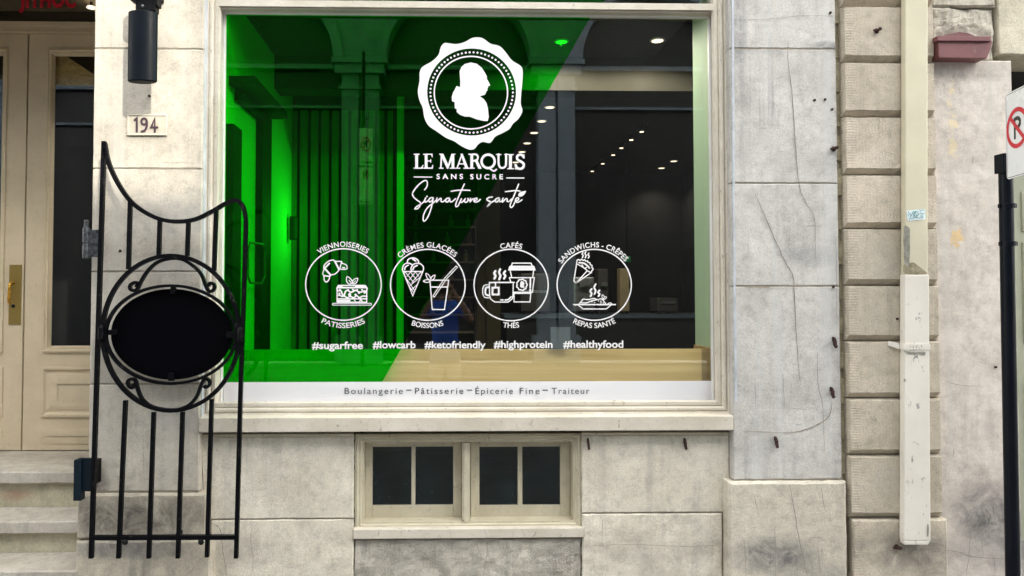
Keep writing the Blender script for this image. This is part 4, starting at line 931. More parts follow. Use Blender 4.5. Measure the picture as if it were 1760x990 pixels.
lo = bpy.data.objects.new('wall_glow', li); COL.objects.link(lo); lo.location = (ixl + 0.42, 1.95, wz(497, 388, 2.0)); lo.rotation_euler = (Vector((-1, -0.45, 0)).to_track_quat('-Z', 'Y')).to_euler()
# shelving at the back left, tan wall section
SH = thing('bottle_shelf', (0.1, 5.0, FZ), 'dim wall of shelves with rows of small bottles behind the seal emblem', 'shelves')
shx0, shx1, shy = wx(700, 400, 5.0), wx(816, 400, 5.0), 5.0
d = MB(); d.box(shx0, shx1, shy + 0.26, shy + 0.30, FZ, 3.3); d.box(shx0 - .03, shx0, shy, shy + .3, FZ, 3.3); d.box(shx1, shx1 + .03, shy, shy + .3, FZ, 3.3)
d.build('shelf_case', M['shelf'], SH)
for k in range(12):
    MB().box(shx0, shx1, shy, shy + 0.255, FZ + 0.25 + k * 0.22, FZ + 0.268 + k * 0.22).build('shelf_board', M['slat'], SH)
btl = None
for k in range(2, 11):
    for q in range(4):
        if random.random() < 0.35: continue
        x_ = shx0 + 0.08 + (shx1 - shx0 - 0.16) * q / 3 + random.uniform(-.04, .04)
        if btl is None:
            d = MB(); lathe(d, (0, 0, 0), [(0.028, 0), (0.03, 0.01), (0.03, 0.08), (0.012, 0.11), (0.012, 0.14), (0.014, 0.14), (0.014, 0.15)], 10)
            btl = d.build('bottle', M['box_tan'], None); o = btl
        else: o = btl.copy(); COL.objects.link(o)
        tag(o, 'small dim bottle standing on the back shelves behind the seal emblem', 'bottle', 'bottles on the back shelves')
        o.location = (x_, shy + 0.1, FZ + 0.2685 + k * 0.22)
struct(MB().box(wx(820, 450, 6.3), wx(860, 450, 6.3), 6.3, BY - .001, FZ, 3.355).box(wx(836, 450, 6.25), wx(860, 450, 6.25), 6.22, 6.299, FZ, 3.355), 'tan_wall_section', M['in_tan'])
# service counter and what stands on it
CT = thing('service_counter', (1.4, 3.4, FZ), 'dark service counter with a blue grey top at the back right of the shop', 'counter')
ky = 3.2; kx0, kx1 = wx(872, 560, ky), 3.3; kz = wz(1000, 541, ky)
MB().box(kx0, kx1, ky + 0.04, ky + 0.6, FZ + 0.001, kz - 0.035).build('counter_body', M['in_dark'], CT)
MB().box(kx0 - .03, kx1, ky, ky + 0.64, kz - 0.034, kz).build('counter_top', M['counter'], CT)
def on_counter(name, px_a, px_b, py_t, mat, label, cat, dep=0.3, y=ky + .15, extra=None):
    a, b2 = wx(px_a, 500, y), wx(px_b, 500, y); zt_ = wz(1000, py_t, y); t_ = thing(name, ((a + b2) / 2, y, kz), label, cat)
    m_ = MB(); m_.box(a, b2, y, y + dep, kz + 0.03, zt_); m_.build('housing', mat, t_, bevel=0.012)
    m_ = MB()
    for xx in (a + .02, b2 - .03):
        for yy in (y + .02, y + dep - .03): m_.box(xx, xx + .015, yy, yy + .015, kz + .001, kz + 0.031)
    m_.build('feet', M['in_dark'], t_)
    if extra: m_ = MB(); extra(m_, a, b2, y, zt_); m_.build('front_panel', M['steel'], t_)
    return t_
on_counter('coffee_machine', 986, 1022, 476, M['steel'], 'steel coffee machine on the dark counter behind the crepe sticker', 'coffee machine', extra=lambda m_, a, b2, y, z: (m_.box(a + .02, b2 - .02, y - .03, y - .001, z - .07, z - .02), m_.box(a + .05, b2 - .05, y - .08, y - .031, z - .1, z - .06)))
on_counter('grinder', 1028, 1046, 462, M['shelf'], 'narrow dark coffee grinder beside the coffee machine', 'grinder', .18, extra=lambda m_, a, b2, y, z: m_.box(a + .02, b2 - .02, y - .05, y - .001, z - .18, z - .14))
on_counter('carton', 1066, 1082, 461, M['box_tan'], 'tall tan carton standing on the counter inside the last icon ring', 'carton', .15)
on_counter('display_case', 895, 945, 470, M['shelf'], 'dark boxy display case on the counter behind the coffee cup sticker', 'display case', .35, extra=lambda m_, a, b2, y, z: m_.box(a + .02, b2 - .02, y - .01, y - .001, z - .2, z - .17))
on_counter('till', 1130, 1165, 512, M['shelf'], 'low dark till on the right end of the counter', 'till', .3, extra=lambda m_, a, b2, y, z: m_.box(a + .03, b2 - .03, y - .02, y - .001, z - .06, z - .03))
ES = thing('exit_sign', (wx(1078, 445, 6.0), 6.0, wz(1078, 446, 6.0)), 'small green lit sign hanging at the dark back of the shop', 'sign')
a0, a1, c0, c1 = rect(1073, 440, 1084, 450, 6.0); MB().box(a0, a1, 6.0, 6.05, c0, c1).build('lit_face', M['greenlit'], ES); MB().box((a0 + a1) / 2 - .01, (a0 + a1) / 2 + .01, 6.02, 6.04, c1, 3.355).build('hanging_rod', M['in_dark'], ES)
# plain card stuck to the inside of the pane
cd_ = MB(); a0, a1, c0, c1 = rect(946, 562, 980, 600, GY + 0.02); cd_.box(a0, a1, GY + 0.014, GY + 0.0155, c0, c1)
tag(cd_.build('window_card', plain('smoky_card', (0.10, 0.11, 0.11), 0.6), loc=((a0 + a1) / 2, GY + .014, c0)), 'small grey card stuck inside the glass left of the last hashtag', 'card')
# ceiling lamps
def recessed(px_, py_c, zc, label, first=[None]):
    d = ray(px_, py_c); p = CAM + d * ((zc - CAM.z) / d.z)
    if first[0] is None:
        t_ = thing('ceiling_light', (0, 0, 0), label, 'lamp', 'recessed ceiling lamps in the shop')
        m_ = MB(); lathe(m_, (0, 0, 0), [(0.055, -0.0005), (0.055, -0.008), (0.042, -0.010), (0.042, -0.004)], 20); m_.build('trim_ring', M['box_white'], t_)
        m_ = MB(); lathe(m_, (0, 0, 0), [(0.041, -0.006), (0.041, -0.012)], 20); m_.build('diffuser', M['lamp_on'], t_)
        first[0] = t_
    else:
        t_ = first[0].copy(); COL.objects.link(t_); tag(t_, label)
        for ch_ in first[0].children:
            c_ = ch_.copy(); COL.objects.link(c_); c_.parent = t_
    t_.location = p
    return p
LP = []
SP_ = []
SP_.append(recessed(965, 70, 3.43, 'round lamp in the soffit seen through the green film right of the seal'))
SP_.append(recessed(1130, 68, 3.43, 'bright round lamp in the soffit at the top right of the window'))

for (a, b_), s_ in zip(((945, 183), (931, 207), (918, 227), (906, 245), (897, 260), (886, 278), (878, 297)), ('nearest lamp of the receding ceiling row right of the seal', 'second nearest lamp of the receding row right of the seal', 'third lamp from the front in the receding row right of the seal', 'fourth lamp from the front in the receding row near the shop name', 'fifth lamp from the front in the receding row, beside the shop name', 'lamp seen just under the last letter of the shop name', 'farthest lamp of the receding row, above the thin line')):
    LP.append(recessed(a, b_, CZ, s_))
for (a, b_), s_ in zip(((1158, 276), (1137, 288), (1118, 300)), ('nearest lamp of the short row by the sage wall', 'middle lamp of the short row by the sage wall', 'farthest lamp of the short row by the sage wall')):
    LP.append(recessed(a, b_, CZ, s_))
for i, q in enumerate((LP[0], LP[3], LP[6], LP[8])):
    li = bpy.data.lights.new('ceiling_glow', 'SPOT'); li.energy = 2.5; li.color = (1, 0.85, 0.66); li.spot_size = R(120); li.spot_blend = 0.8; li.shadow_soft_size = 0.05
    lo = bpy.data.objects.new('ceiling_glow', li); COL.objects.link(lo); lo.location = q + Vector((0, 0, -0.030)); li.shadow_soft_size = 0.012
for q, en_ in zip(SP_, (7.0, 6.0)):
    li = bpy.data.lights.new('soffit_glow', 'SPOT'); li.energy = en_; li.spot_size = R(173); li.spot_blend = 0.35; li.color = (1, 0.9, 0.76); li.shadow_soft_size = 0.05
    lo = bpy.data.objects.new('soffit_glow', li); COL.objects.link(lo); lo.location = q + Vector((0, 0, -0.030)); li.shadow_soft_size = 0.012
# track with spots
tk = [(1103, 226), (1085, 240), (1068, 254), (1054, 266), (1036, 281), (1018, 294)]
def ceil_at(a, b_, zc):
    d = ray(a, b_); return CAM + d * ((zc - CAM.z) / d.z)
TK = thing('track_light', tuple(ceil_at(1105, 222, 3.32)), 'dark lighting track with six small lit spots hanging from the ceiling', 'track light')
m_ = MB(); sweep(m_, [ceil_at(1112, 214, 3.33), ceil_at(1000, 307, 3.33)], 0.012, 0.012, up=Vector((0, 0, 1))); m_.build('rail', M['in_dark'], TK)
for a, b_ in tk:
    p = ceil_at(a, b_, 3.25); m_ = MB(); lathe(m_, p, [(0.012, 0.07), (0.022, 0.06), (0.026, 0.0), (0.022, 0.0)], 12); h_ = m_.build('spot_head', M['in_dark'], TK)
    m_ = MB(); lathe(m_, p, [(0.022, -0.001), (0.022, -0.008)], 12); m_.build('lit_lens', M['lamp_on'], h_)
# hall lamp behind the transom and the strand board behind the door glass
HL = thing('hall_lamp', tuple(P(157, 14, 1.4)), 'small lit lamp behind the dark glass above the entrance doors', 'lamp')
q = P(157, 14, 1.4); m_ = MB(); lathe(m_, q, [(0.035, 0.0), (0.03, 0.012)], 14); m_.build('diffuser', M['lamp_on'], HL); m_ = MB(); m_.box(q.x - .008, q.x + .008, q.y - .008, q.y + .008, q.z + .012, 3.84); m_.build('stem', M['in_dark'], HL)
m_ = MB(); sb = DY + 0.06
f_ = [(91, 94), (110, 94), (160, 127), (160, 147), (91, 146)]; v = [P(a, b_, sb) for a, b_ in f_]; v2 = [p + Vector((0, 0.012, 0)) for p in v]; k = len(v)
m_.add(v + v2, [tuple(range(k)), tuple(range(2 * k - 1, k - 1, -1))] + [(i, (i + 1) % k, k + (i + 1) % k, k + i) for i in range(k)])
tag(m_.build('strand_board', M['osb'], loc=tuple(v[4])), 'ochre strand board fixed behind the top of the right door glass', 'board')
# ================================================================== THINGS ON THE STREET SIDE
# iron gate folded back against the pier
GP = -0.19
G = thing('iron_gate', tuple(P(157, 958, GP)), 'black wrought iron gate with a black oval plate folded back against the pier', 'gate')
def g3(pts, y=GP): return [P(a, b_, y) for a, b_ in pts]
hb = 0.0108
m_ = MB()
top = catmull([(180, 246), (187, 280), (203, 315), (224, 345), (248, 364), (276, 377), (306, 381), (336, 377), (364, 364), (386, 351), (402, 345), (412, 347), (419, 358), (423, 378)], 5)
sweep(m_, g3(top + [(420, 480), (414, 660), (406, 959)]), hb, hb)
sweep(m_, g3([(179, 243), (172, 470), (157, 959)]), hb, hb)
sweep(m_, g3([(158, 924), (407, 923)], GP), 0.011, 0.0135)
m_.build('gate_frame', M['iron'], G)
for a, b_ in (((224, 346), (221, 463)), ((275, 378), (273, 440)), ((324, 379), (322, 440)), ((372, 362), (368, 466)), ((216, 688), (204, 959)), ((264.5, 708), (256, 959)), ((314, 708), (306, 959)), ((364, 686), (356, 957))):
    m_ = MB(); sweep(m_, g3([a, b_], GP), 0.0104, 0.0104); m_.build('bar', M['iron'], G)
m_ = MB(); sweep(m_, g3(ell(294, 572.5, 117.5, 133, n=64), GP - .001), 0.0108, 0.011, closed=True); m_.build('round_ring', M['iron'], G)
m_ = MB(); sweep(m_, g3(ell(294, 575, 112, 84, n=64), GP - .002), 0.0078, 0.011, closed=True); m_.build('oval_ring', M['iron'], G)
c3 = crop(100, 400, 3.094)
for pts in ([(415, 290), (425, 270), (408, 265), (386, 278), (384, 298), (404, 308), (424, 297), (440, 262), (480, 200), (530, 157), (595, 138), (660, 142), (718, 176), (762, 222), (788, 288), (808, 313), (830, 300), (830, 276), (808, 268), (800, 285)],
            [(400, 800), (405, 818), (390, 824), (374, 810), (372, 790), (390, 778), (412, 787), (426, 838), (452, 890), (505, 928), (600, 946), (690, 920), (738, 870), (764, 803), (782, 777), (804, 786), (806, 808), (788, 822), (776, 812)]):
    m_ = MB(); sweep(m_, g3(c3(catmull(pts, 4)), GP), 0.0085, 0.010); m_.build('scroll', M['iron'], G)
m_ = MB(); pe = g3(ell(295, 574.5, 104.5, 78, n=64), GP + 0.018); pe2 = g3(ell(295, 574.5, 104.5, 78, n=64), GP + 0.034); k = len(pe)
m_.add(pe + pe2, [tuple(range(k)), tuple(range(2 * k - 1, k - 1, -1))] + [(i, (i + 1) % k, k + (i + 1) % k, k + i) for i in range(k)]); m_.build('oval_plate', M['oval'], G)
for (a0, b0, a1, b1) in ((292, 491, 300, 505), (288, 641, 298, 655), (185, 567, 200, 576), (388, 571, 403, 581)):
    m_ = MB(); q = rect(a0, b0, a1, b1, GP - .01); m_.box(q[0], q[1], GP - 0.004, GP + 0.018, q[2], q[3]); m_.build('plate_clip', M['iron'], G, bevel=0.002)
for a, b_ in ((217, 930), (347, 930)):
    m_ = MB(); q = P(a, b_, GP); lathe(m_, (q.x, GP - 0.016, q.z), [(0.002, -0.014), (0.017, 0), (0.012, 0.012)], 8, 'y'); m_.build('boss', M['iron'], G)
# weld blobs at the ring sides
m_ = MB(); q = P(174, 573, GP - .012); lathe(m_, q, [(0.006, -0.045), (0.017, -0.03), (0.018, 0.03), (0.006, 0.045)], 10); m_.build('weld', M['iron'], G); m_ = MB(); q = P(413, 576, GP - .012); lathe(m_, q, [(0.006, -0.045), (0.017, -0.03), (0.018, 0.03), (0.006, 0.045)], 10); m_.build('weld', M['iron'], G)
m_ = MB(); q = P(147.5, 444, GP + .02); lathe(m_, q, [(0.017, 0), (0.019, 0.004), (0.019, 0.072), (0.015, 0.076), (0.015, 0.084), (0.019, 0.088), (0.019, 0.165), (0.012, 0.170), (0.012, 0.205), (0.008, 0.21)], 14)
a0, a1, c0, c1 = rect(149, 395, 171, 442, GP + .02); m_.box(a0, a1, GP + .012, GP + .024, c0, c1); m_.build('upper_hinge', M['galv'], G)
m_ = MB(); a0, a1, c0, c1 = rect(136, 787, 160, 844, GP + .02); m_.box(a0, a1, GP + .01, GP + .03, c0, c1); a0, a1, c0, c1 = rect(130, 789, 143, 859, GP + .02); m_.box(a0, a1, GP - .004, GP + .045, c0, c1); m_.build('lower_hinge', M['navy'], G, bevel=0.003)
# standoff that keeps the gate off the wall
m_ = MB(); q = P(300, 924, GP); sweep(m_, [(q.x, GP + .01, q.z), (q.x, PF - 0.02, q.z)], 0.008, 0.008, up=Vector((0, 0, 1))); m_.build('wall_fixing', M['iron'], G); m_ = MB()
a0, a1, c0, c1 = rect(152, 398, 160, 438, GP + .02); m_.box(a0, a1, GP + .0242, PF - .001, c0, c1); m_.build('wall_fixing', M['iron'], G); m_ = MB()
a0, a1, c0, c1 = rect(150, 795, 158, 836, GP + .02); m_.box(a0, a1, GP + .0302, PF - .001, c0, c1); m_.build('wall_fixing', M['iron'], G)
# wall lamp
LY = -0.27
q0, q1 = P(220.5, 81, LY), P(270.5, 81, LY); r_ = (q1.x - q0.x) / 2; lc = (q0 + q1) / 2
LA = thing('wall_lamp', (lc.x, PF, lc.z), 'black cylinder wall lamp hanging over the number plaque on the pier', 'wall lamp')
m_ = MB(); za, zb_ = wz(245, 141, LY), wz(245, 21, LY); prof = [(r_ - .006, za), (r_, za + .004), (r_, zb_ - .004), (r_ - .006, zb_)]
lathe(m_, (lc.x, LY, 0), prof, 48); m_.v = [(x_, LY + (y_ - LY) * 0.5, z_) for x_, y_, z_ in m_.v]; m_.build('lamp_cylinder', M['lamp'], LA, smooth=False)
m_ = MB(); lathe(m_, (lc.x, LY, 0), [(r_ - .012, za - .002), (r_ - .012, za - .0005)], 32); m_.v = [(x_, LY + (y_ - LY) * 0.5, z_) for x_, y_, z_ in m_.v]; m_.build('lens', M['lampdark'], LA)
m_ = MB(); a0, a1, c0, c1 = rect(237, 6, 270, 21, LY); m_.box(a0, a1, LY - 0.03, LY + 0.03, c0 - .002, wz(250, -8, LY))
v = [P(221, -2, LY - .03), P(238, 8.5, LY - .03), P(270, 8.5, LY - .03), P(270, -40, LY - .03), P(221, -40, LY - .03)]
k = len(v); v2 = [Vector((p.x, LY + .03, p.z)) for p in v]
m_.add(v + v2, [tuple(range(k)), tuple(range(2 * k - 1, k - 1, -1))] + [(i, (i + 1) % k, k + (i + 1) % k, k + i) for i in range(k)])
m_.box(lc.x - .03, lc.x + .03, LY + .0301, PF - .001, wz(245, -40, LY), wz(245, -20, LY))
m_.build('bracket', M['lampdark'], LA, bevel=0.002)
m_ = MB(); q = P(245, 10, LY - .055); lathe(m_, q, [(0.007, 0.004), (0.007, -0.003), (0.004, -0.005)], 12, 'y'); m_.build('bracket_bolt', M['galv'], LA)
# number plaque
NPq = thing('number_plaque', tuple(P(252, 233, PF)), 'cream enamel plaque reading 194 on the pier under the black lamp', 'house number')
m_ = MB(); a0, a1, c0, c1 = rect(218.5, 196.5, 287, 233, PF - .01); m_.box(a0, a1, PF - 0.012, PF - .0045, c0, c1); frame_ring(m_, a0, a1, c0, c1, [(0, PF - .012), (0.004, PF - 0.015), (0.012, PF - 0.0125)])
m_.build('plate', M['enamel'], NPq, bevel=0.001)
px = Px(PF - 0.014)
px.stroke([(231.5, 206.5), (235, 203.5), (235, 226)], 4.2)
px.stroke(ell(247.5, 209, 4.6, 5.2, n=20), 3.9, True); px.stroke(catmull([(252.2, 209), (252, 217), (249, 224), (243.5, 226)], 5), 4.0)
px.stroke([(266, 226.5), (266, 204), (259.5, 219), (270.5, 219)], 3.8)
px.build('digits', M['digit'], NPq)
# downpipe
DP = thing('downpipe', tuple(P(1573, 937, -0.13)), 'square downpipe, beige above and chipped white below, against the quoin blocks', 'downpipe')
PY0 = -0.130
def pipe(mb, pxa0, pya, pxa1, pxb0, pyb, pxb1, yf, yb):
    a, b_, c_, d_ = P(pxa0, pya, yf), P(pxa1, pya, yf), P(pxb1, pyb, yf), P(pxb0, pyb, yf)
    v = [a, b_, c_, d_] + [Vector((q.x, yb, q.z)) for q in (a, b_, c_, d_)]
    return mb.add(v, [(0, 1, 2, 3), (4, 7, 6, 5), (0, 4, 5, 1), (1, 5, 6, 2), (2, 6, 7, 3), (3, 7, 4, 0)])
m_ = MB(); pipe(m_, 1556, -60, 1595, 1556, 478, 1595, PY0, QF - 0.002); m_.build('upper_pipe', M['pipe_up'], DP, bevel=0.007)
m_ = MB(); a_ = [(1548, 472, 1597), (1549, 937, 1598.5)]; pipe(m_, 1555, 472, 1597, 1554, 930, 1600, PY0 - 0.004, QF - 0.0035); pipe(m_, 1554, 929.6, 1599.9, 1555, 937, 1595, PY0 - .0035, QF - .006)
m_.build('lower_pipe', M['pipe_low'], DP, bevel=0.006)
m_ = MB(); pipe(m_, 1553, 591, 1599.5, 1553, 601, 1599.5, PY0 - .008, QF - .003); q = [P(1527, 586, QF - .004), P(1545.5, 590, QF - .02), P(1545.5, 600, QF - .02), P(1527, 594, QF - .004)]; m_.add(q + [p + Vector((0, .003, 0)) for p in q], [(0, 1, 2, 3), (7, 6, 5, 4), (0, 4, 5, 1), (1, 5, 6, 2), (2, 6, 7, 3), (3, 7, 4, 0)])
m_.build('strap', M['pipe_low'], DP)
px = Px(PY0 - .0015); px.fill(catmull([(1553, 391), (1562, 391), (1564, 400), (1563, 452), (1556, 456), (1553.5, 440)], 3, True)); px.build('dent', M['dent'], DP)
px = Px(PY0 - .0018); px.fill(catmull([(1553, 456), (1560, 453), (1570, 451), (1577, 456), (1590, 466), (1591, 471), (1556, 471)], 3, True)); px.build('stain', M['stain'], DP)
px = Px(PY0 - .0065)
px.fill(catmull([(1554, 603), (1570, 605), (1590, 605), (1588, 611), (1578, 608), (1566, 609), (1556, 606)], 3, True))
px.build('chipped_paint', M['dent'], DP); px = Px(PY0 - .0065)
px.fill(catmull([(1594, 902), (1596, 903), (1596, 918), (1593.5, 922)], 3, True))
px.build('chipped_paint', M['dent'], DP)
px = Px(PY0 - .002); px.fill([(1558, 362), (1590, 359), (1591, 377), (1560, 380)]); stk = px.build('sticker', M['sticker'], DP)
px = Px(PY0 - .0045)
for pts in ([(1561, 364), (1566, 371), (1563, 378)], [(1570, 363), (1566, 371)], [(1570, 372), (1573, 364), (1576, 372), (1580, 367)], ell(1574.5, 367.5, 4, 4.2, n=14), [(1582, 364), (1587, 374), (1582, 371)], [(1566, 376), (1572, 373.5), (1578, 374.5), (1586, 374.5)], [(1561, 369), (1562, 371)], [(1580, 361.5), (1589, 361)], [(1584, 368), (1589, 366)]):
    px.stroke(pts, 0.9)
px.build('marker_scrawl', M['teal'], DP)
# maroon box remnant
RB = thing('metal_trough', tuple(P(1658, 100, -0.05)), 'dented maroon metal trough under the broken stone', 'metal trough')
m_ = MB(); yf = -0.115
v = [P(1612, 63, yf), P(1702, 62, yf), P(1706, 73, yf), P(1697, 100, yf), P(1614, 99, yf), P(1613, 73, yf)]
v2 = [Vector((p.x, -0.02, p.z)) for p in v]; k = 6
m_.add(v + v2, [tuple(range(k)), tuple(range(2 * k - 1, k - 1, -1))] + [(i, (i + 1) % k, k + (i + 1) % k, k + i) for i in range(k)]); m_.build('trough_body', M['redbox'], RB, bevel=0.003)
m_ = MB(); q = rect(1611, 62, 1703, 70.5, yf - .01); m_.box(q[0], q[1], yf - .012, -0.02, q[2], q[3]); m_.build('rim', M['redbox'], RB, bevel=0.003)
m_ = MB(); v = [P(a, b_, -.06) for a, b_ in ((1618, 62), (1632, 58), (1650, 55), (1664, 57), (1676, 62))]; m_.add(v + [p + Vector((0, .02, 0)) for p in v], [(0, 1, 2, 3, 4), (9, 8, 7, 6, 5)] + [(i, (i + 1) % 5, 5 + (i + 1) % 5, 5 + i) for i in range(5)]); m_.build('torn_flap', M['redbox'], RB)
# rusty bolts and hooks
def bolt(px_, py_c, Y, kind, label):
    q = P(px_, py_c, Y); m_ = MB(); sc_ = 0.8 if kind == 'hook' else (0.7 if kind == 'stud' else 0.8)
    t_ = thing('rusty_bolt' if kind != 'hook' else 'rusty_hook', tuple(q), label, 'bolt' if kind != 'hook' else 'hook', 'old rusty fixings in the stonework')
    if kind == 'bolt':
        lathe(m_, (q.x, Y, q.z), [(0.020, 0.002), (0.017, -0.006), (0.008, -0.008), (0.007, -0.030), (0.004, -0.032)], 7, 'y')
        m_.box(q.x - .034, q.x - .010, Y - .022, Y - .012, q.z - .006, q.z + .004)
    elif kind == 'hook':
        sweep(m_, [(q.x, Y + .005, q.z + .022), (q.x, Y - .014, q.z + .020), (q.x + .003, Y - .018, q.z + .008), (q.x + .004, Y - .016, q.z - .012), (q.x + .004, Y - .030, q.z - .026), (q.x + .004, Y - .036, q.z - .018)], 0.016, 0.006, up=Vector((1, 0, 0)))
    else:
        lathe(m_, (q.x, Y, q.z), [(0.011, 0.002), (0.010, -0.010), (0.005, -0.014)], 6, 'y')
    t_.scale = (sc_, sc_, sc_); m_.build('shank', M['rust'], t_)
    if kind == 'bolt': m_ = MB(); lathe(m_, (q.x + .004, Y - .033, q.z + .003), [(0.013, .004), (0.014, -0.004), (0.008, -0.008)], 6, 'y'); m_.build('nut', M['rust'], t_)
bolt(1507, 53, QF - .002, 'bolt', 'rusty bolt with a nut in the top whole quoin block')
bolt(1427, 22, PF - .003, 'stud', 'rusty stud near the top right corner of the grey pilaster')
bolt(1430, 188, PF - .003, 'stud', 'rusty stud on the right edge of the pilaster above the two nail holes')
bolt(1433, 256, PF - .003, 'bolt', 'rusty bolt with cobweb on the right edge of the grey pilaster')
bolt(1400, 172, PF - .003, 'stud', 'left one of two rusty studs side by side on the grey pilaster')
bolt(1418, 171, PF - .003, 'stud', 'right one of two rusty studs side by side on the grey pilaster')
bolt(1432, 493, PF - .003, 'stud', 'rusty stud at the right end of the brown pilaster joint')
bolt(1432, 588, PF - .003, 'hook', 'rusty hook on the right edge of the pilaster level with the pipe strap')
bolt(1428, 674, PF - .003, 'hook', 'rusty hook at the end of the curved brown stain')
bolt(1332, 759, PF - .003, 'hook', 'rusty hook low on the pilaster at the start of the curved brown stain')
bolt(1176, 762, FR - .003, 'hook', 'rusty hook under the sill right of the basement window')
bolt(1010, 762, FR - .003, 'hook', 'rusty hook under the sill at the corner of the basement window')
bolt(257, 165, PF - .002, 'stud', 'small rusty stud between the lamp and the number plaque')
bolt(207, 431, PF - .002, 'stud', 'rusty stud in the pier between two gate bars')
bolt(1542, 548, QF - .002, 'stud', 'rusty stud beside the white pipe above its strap')
bolt(1541, 940, QF - .002, 'bolt', 'rusty bolt at the foot of the white downpipe')
bolt(1711, 631, -.038, 'stud', 'rusty stud on the render, upper of two beside the post')
# parking sign on its post
SPY = -0.62
SP = thing('sign_post', tuple(P(1732, 990, SPY)), 'dark navy metal post carrying the no parking sign at the right edge', 'sign post')
m_ = MB(); q1, q0 = P(1728.0, 266, SPY), P(1740.5, 990, SPY); q0 = Vector((q0.x, SPY, -0.08)); rr = 0.031
sweep(m_, [q0, q1], rr, rr, up=Vector((0, 1, 0)), n=20); m_.build('post_tube', M['post'], SP, smooth=False)
for b_ in (354, 419): 
    q = P(1729.5 + (b_ - 266) * .0205, b_, SPY); m_ = MB(); lathe(m_, q, [(rr + .001, -0.012), (rr + .005, -0.010), (rr + .005, 0.010), (rr + .001, 0.012)], 20); m_.box(q.x - rr - .012, q.x - rr, q.y - .008, q.y + .008, q.z - .01, q.z + .01); m_.box(q.x + rr, q.x + rr + .012, q.y - .008, q.y + .008, q.z - .01, q.z + .01); m_.build('clamp_band', M['post'], SP)
m_ = MB(); q = P(1722, 280, SPY - .02); m_.box(q.x - .010, q.x + .022, SPY - .045, SPY + .02, q.z - .05, q.z + .045); m_.build('sign_bracket', M['post'], SP, bevel=0.003)
NS = thing('no_parking_sign', tuple(P(1760, 310, SPY - .06)), 'white no parking sign with a red barred circle on the navy post', 'road sign')
TY = SPY - 0.05; wS = 0.30; ang = R(103)
c_tl, c_bl = P(1727.5, 163, TY), P(1727.5, 309, TY); sx, szt, szb = c_tl.x, c_tl.z, c_bl.z; Hs = szt - szb
def sgn(u, v, dy=0.0):       # u across in metres, v down from the top
    return Vector((sx + u * math.cos(ang) + dy * math.sin(ang), TY - u * math.sin(ang) + dy * math.cos(ang), szt - v))
def sgn_poly(mb_, pts, dy): mb_.add([sgn(a, b_, dy) for a, b_ in pts], [tuple(t_) for t_ in tessellate_polygon([[Vector((a, b_, 0)) for a, b_ in pts]])])
def rrect(u0, v0, u1, v1, r_):
    o_ = []
    for cu, cv, a0 in ((u1 - r_, v1 - r_, 0), (u0 + r_, v1 - r_, 90), (u0 + r_, v0 + r_, 180), (u1 - r_, v0 + r_, 270)):
        o_ += [(cu + r_ * math.cos(R(a0 + k * 22.5)), cv + r_ * math.sin(R(a0 + k * 22.5))) for k in range(5)]
    return o_
m_ = MB(); o_ = rrect(0, 0, wS, Hs, 0.02); k = len(o_); m_.add([sgn(a, b_) for a, b_ in o_] + [sgn(a, b_, 0.003) for a, b_ in o_], [tuple(range(k)), tuple(range(2 * k - 1, k - 1, -1))] + [(i, (i + 1) % k, k + (i + 1) % k, k + i) for i in range(k)])
m_.build('sign_panel', M['signwhite'], NS)
m_ = MB(); i_ = rrect(0.006, 0.006, wS - .006, Hs - .006, 0.016); i2 = rrect(0.0085, 0.0085, wS - .0085, Hs - .0085, 0.014); m_.add([sgn(a, b_, -.0006) for a, b_ in i_ + i2], [(i, (i + 1) % k, k + (i + 1) % k, k + i) for i in range(k)]); m_.build('border_line', M['signblack'], NS)
kk = 0.0112 / 3.62 * 1.0     # metres per photo pixel on the sign, across
def sp_px(a, b_): return ((a - 1727.5) / 352.0 / math.cos(ang), (b_ - 163) / 146 * Hs)
rc = sp_px(1745.5, 226)
rcx, rcy = 0.106, rc[1] + .004
m_ = MB(); ou = [(rcx + 0.098 * math.cos(R(a)) , rcy + 0.098 * math.sin(R(a))) for a in range(0, 360, 8)]; iu = [(rcx + 0.077 * math.cos(R(a)), rcy + 0.077 * math.sin(R(a))) for a in range(0, 360, 8)]; k = len(ou)
m_.add([sgn(a, b_, -.0018) for a, b_ in ou + iu], [(i, (i + 1) % k, k + (i + 1) % k, k + i) for i in range(k)])
sgn_poly(m_, [(rcx - .070, rcy - .056), (rcx - .056, rcy - .070), (rcx + .070, rcy + .056), (rcx + .056, rcy + .070)], -.0021)
m_.build('barred_circle', M['signred'], NS)
m_ = MB(); sgn_poly(m_, [(rcx - .030, rcy - .052), (rcx - .014, rcy - .052), (rcx - .014, rcy + .052), (rcx - .030, rcy + .052)], -.0012)
pb_ = catmull([(rcx - .016, rcy - .045), (rcx + .012, rcy - .044), (rcx + .028, rcy - .023), (rcx + .012, rcy - .003), (rcx - .016, rcy - .001)], 5)
for i in range(len(pb_) - 1):
    a, b_ = Vector(pb_[i]), Vector(pb_[i + 1]); dd = (b_ - a).normalized(); nn = Vector((-dd.y, dd.x)) * .0095
    m_.add([sgn(*(a + nn), -.0013), sgn(*(b_ + nn), -.0013), sgn(*(b_ - nn), -.0013), sgn(*(a - nn), -.0013)], [(0, 1, 2, 3)])
m_.build('letter_p', M['signblack'], NS)
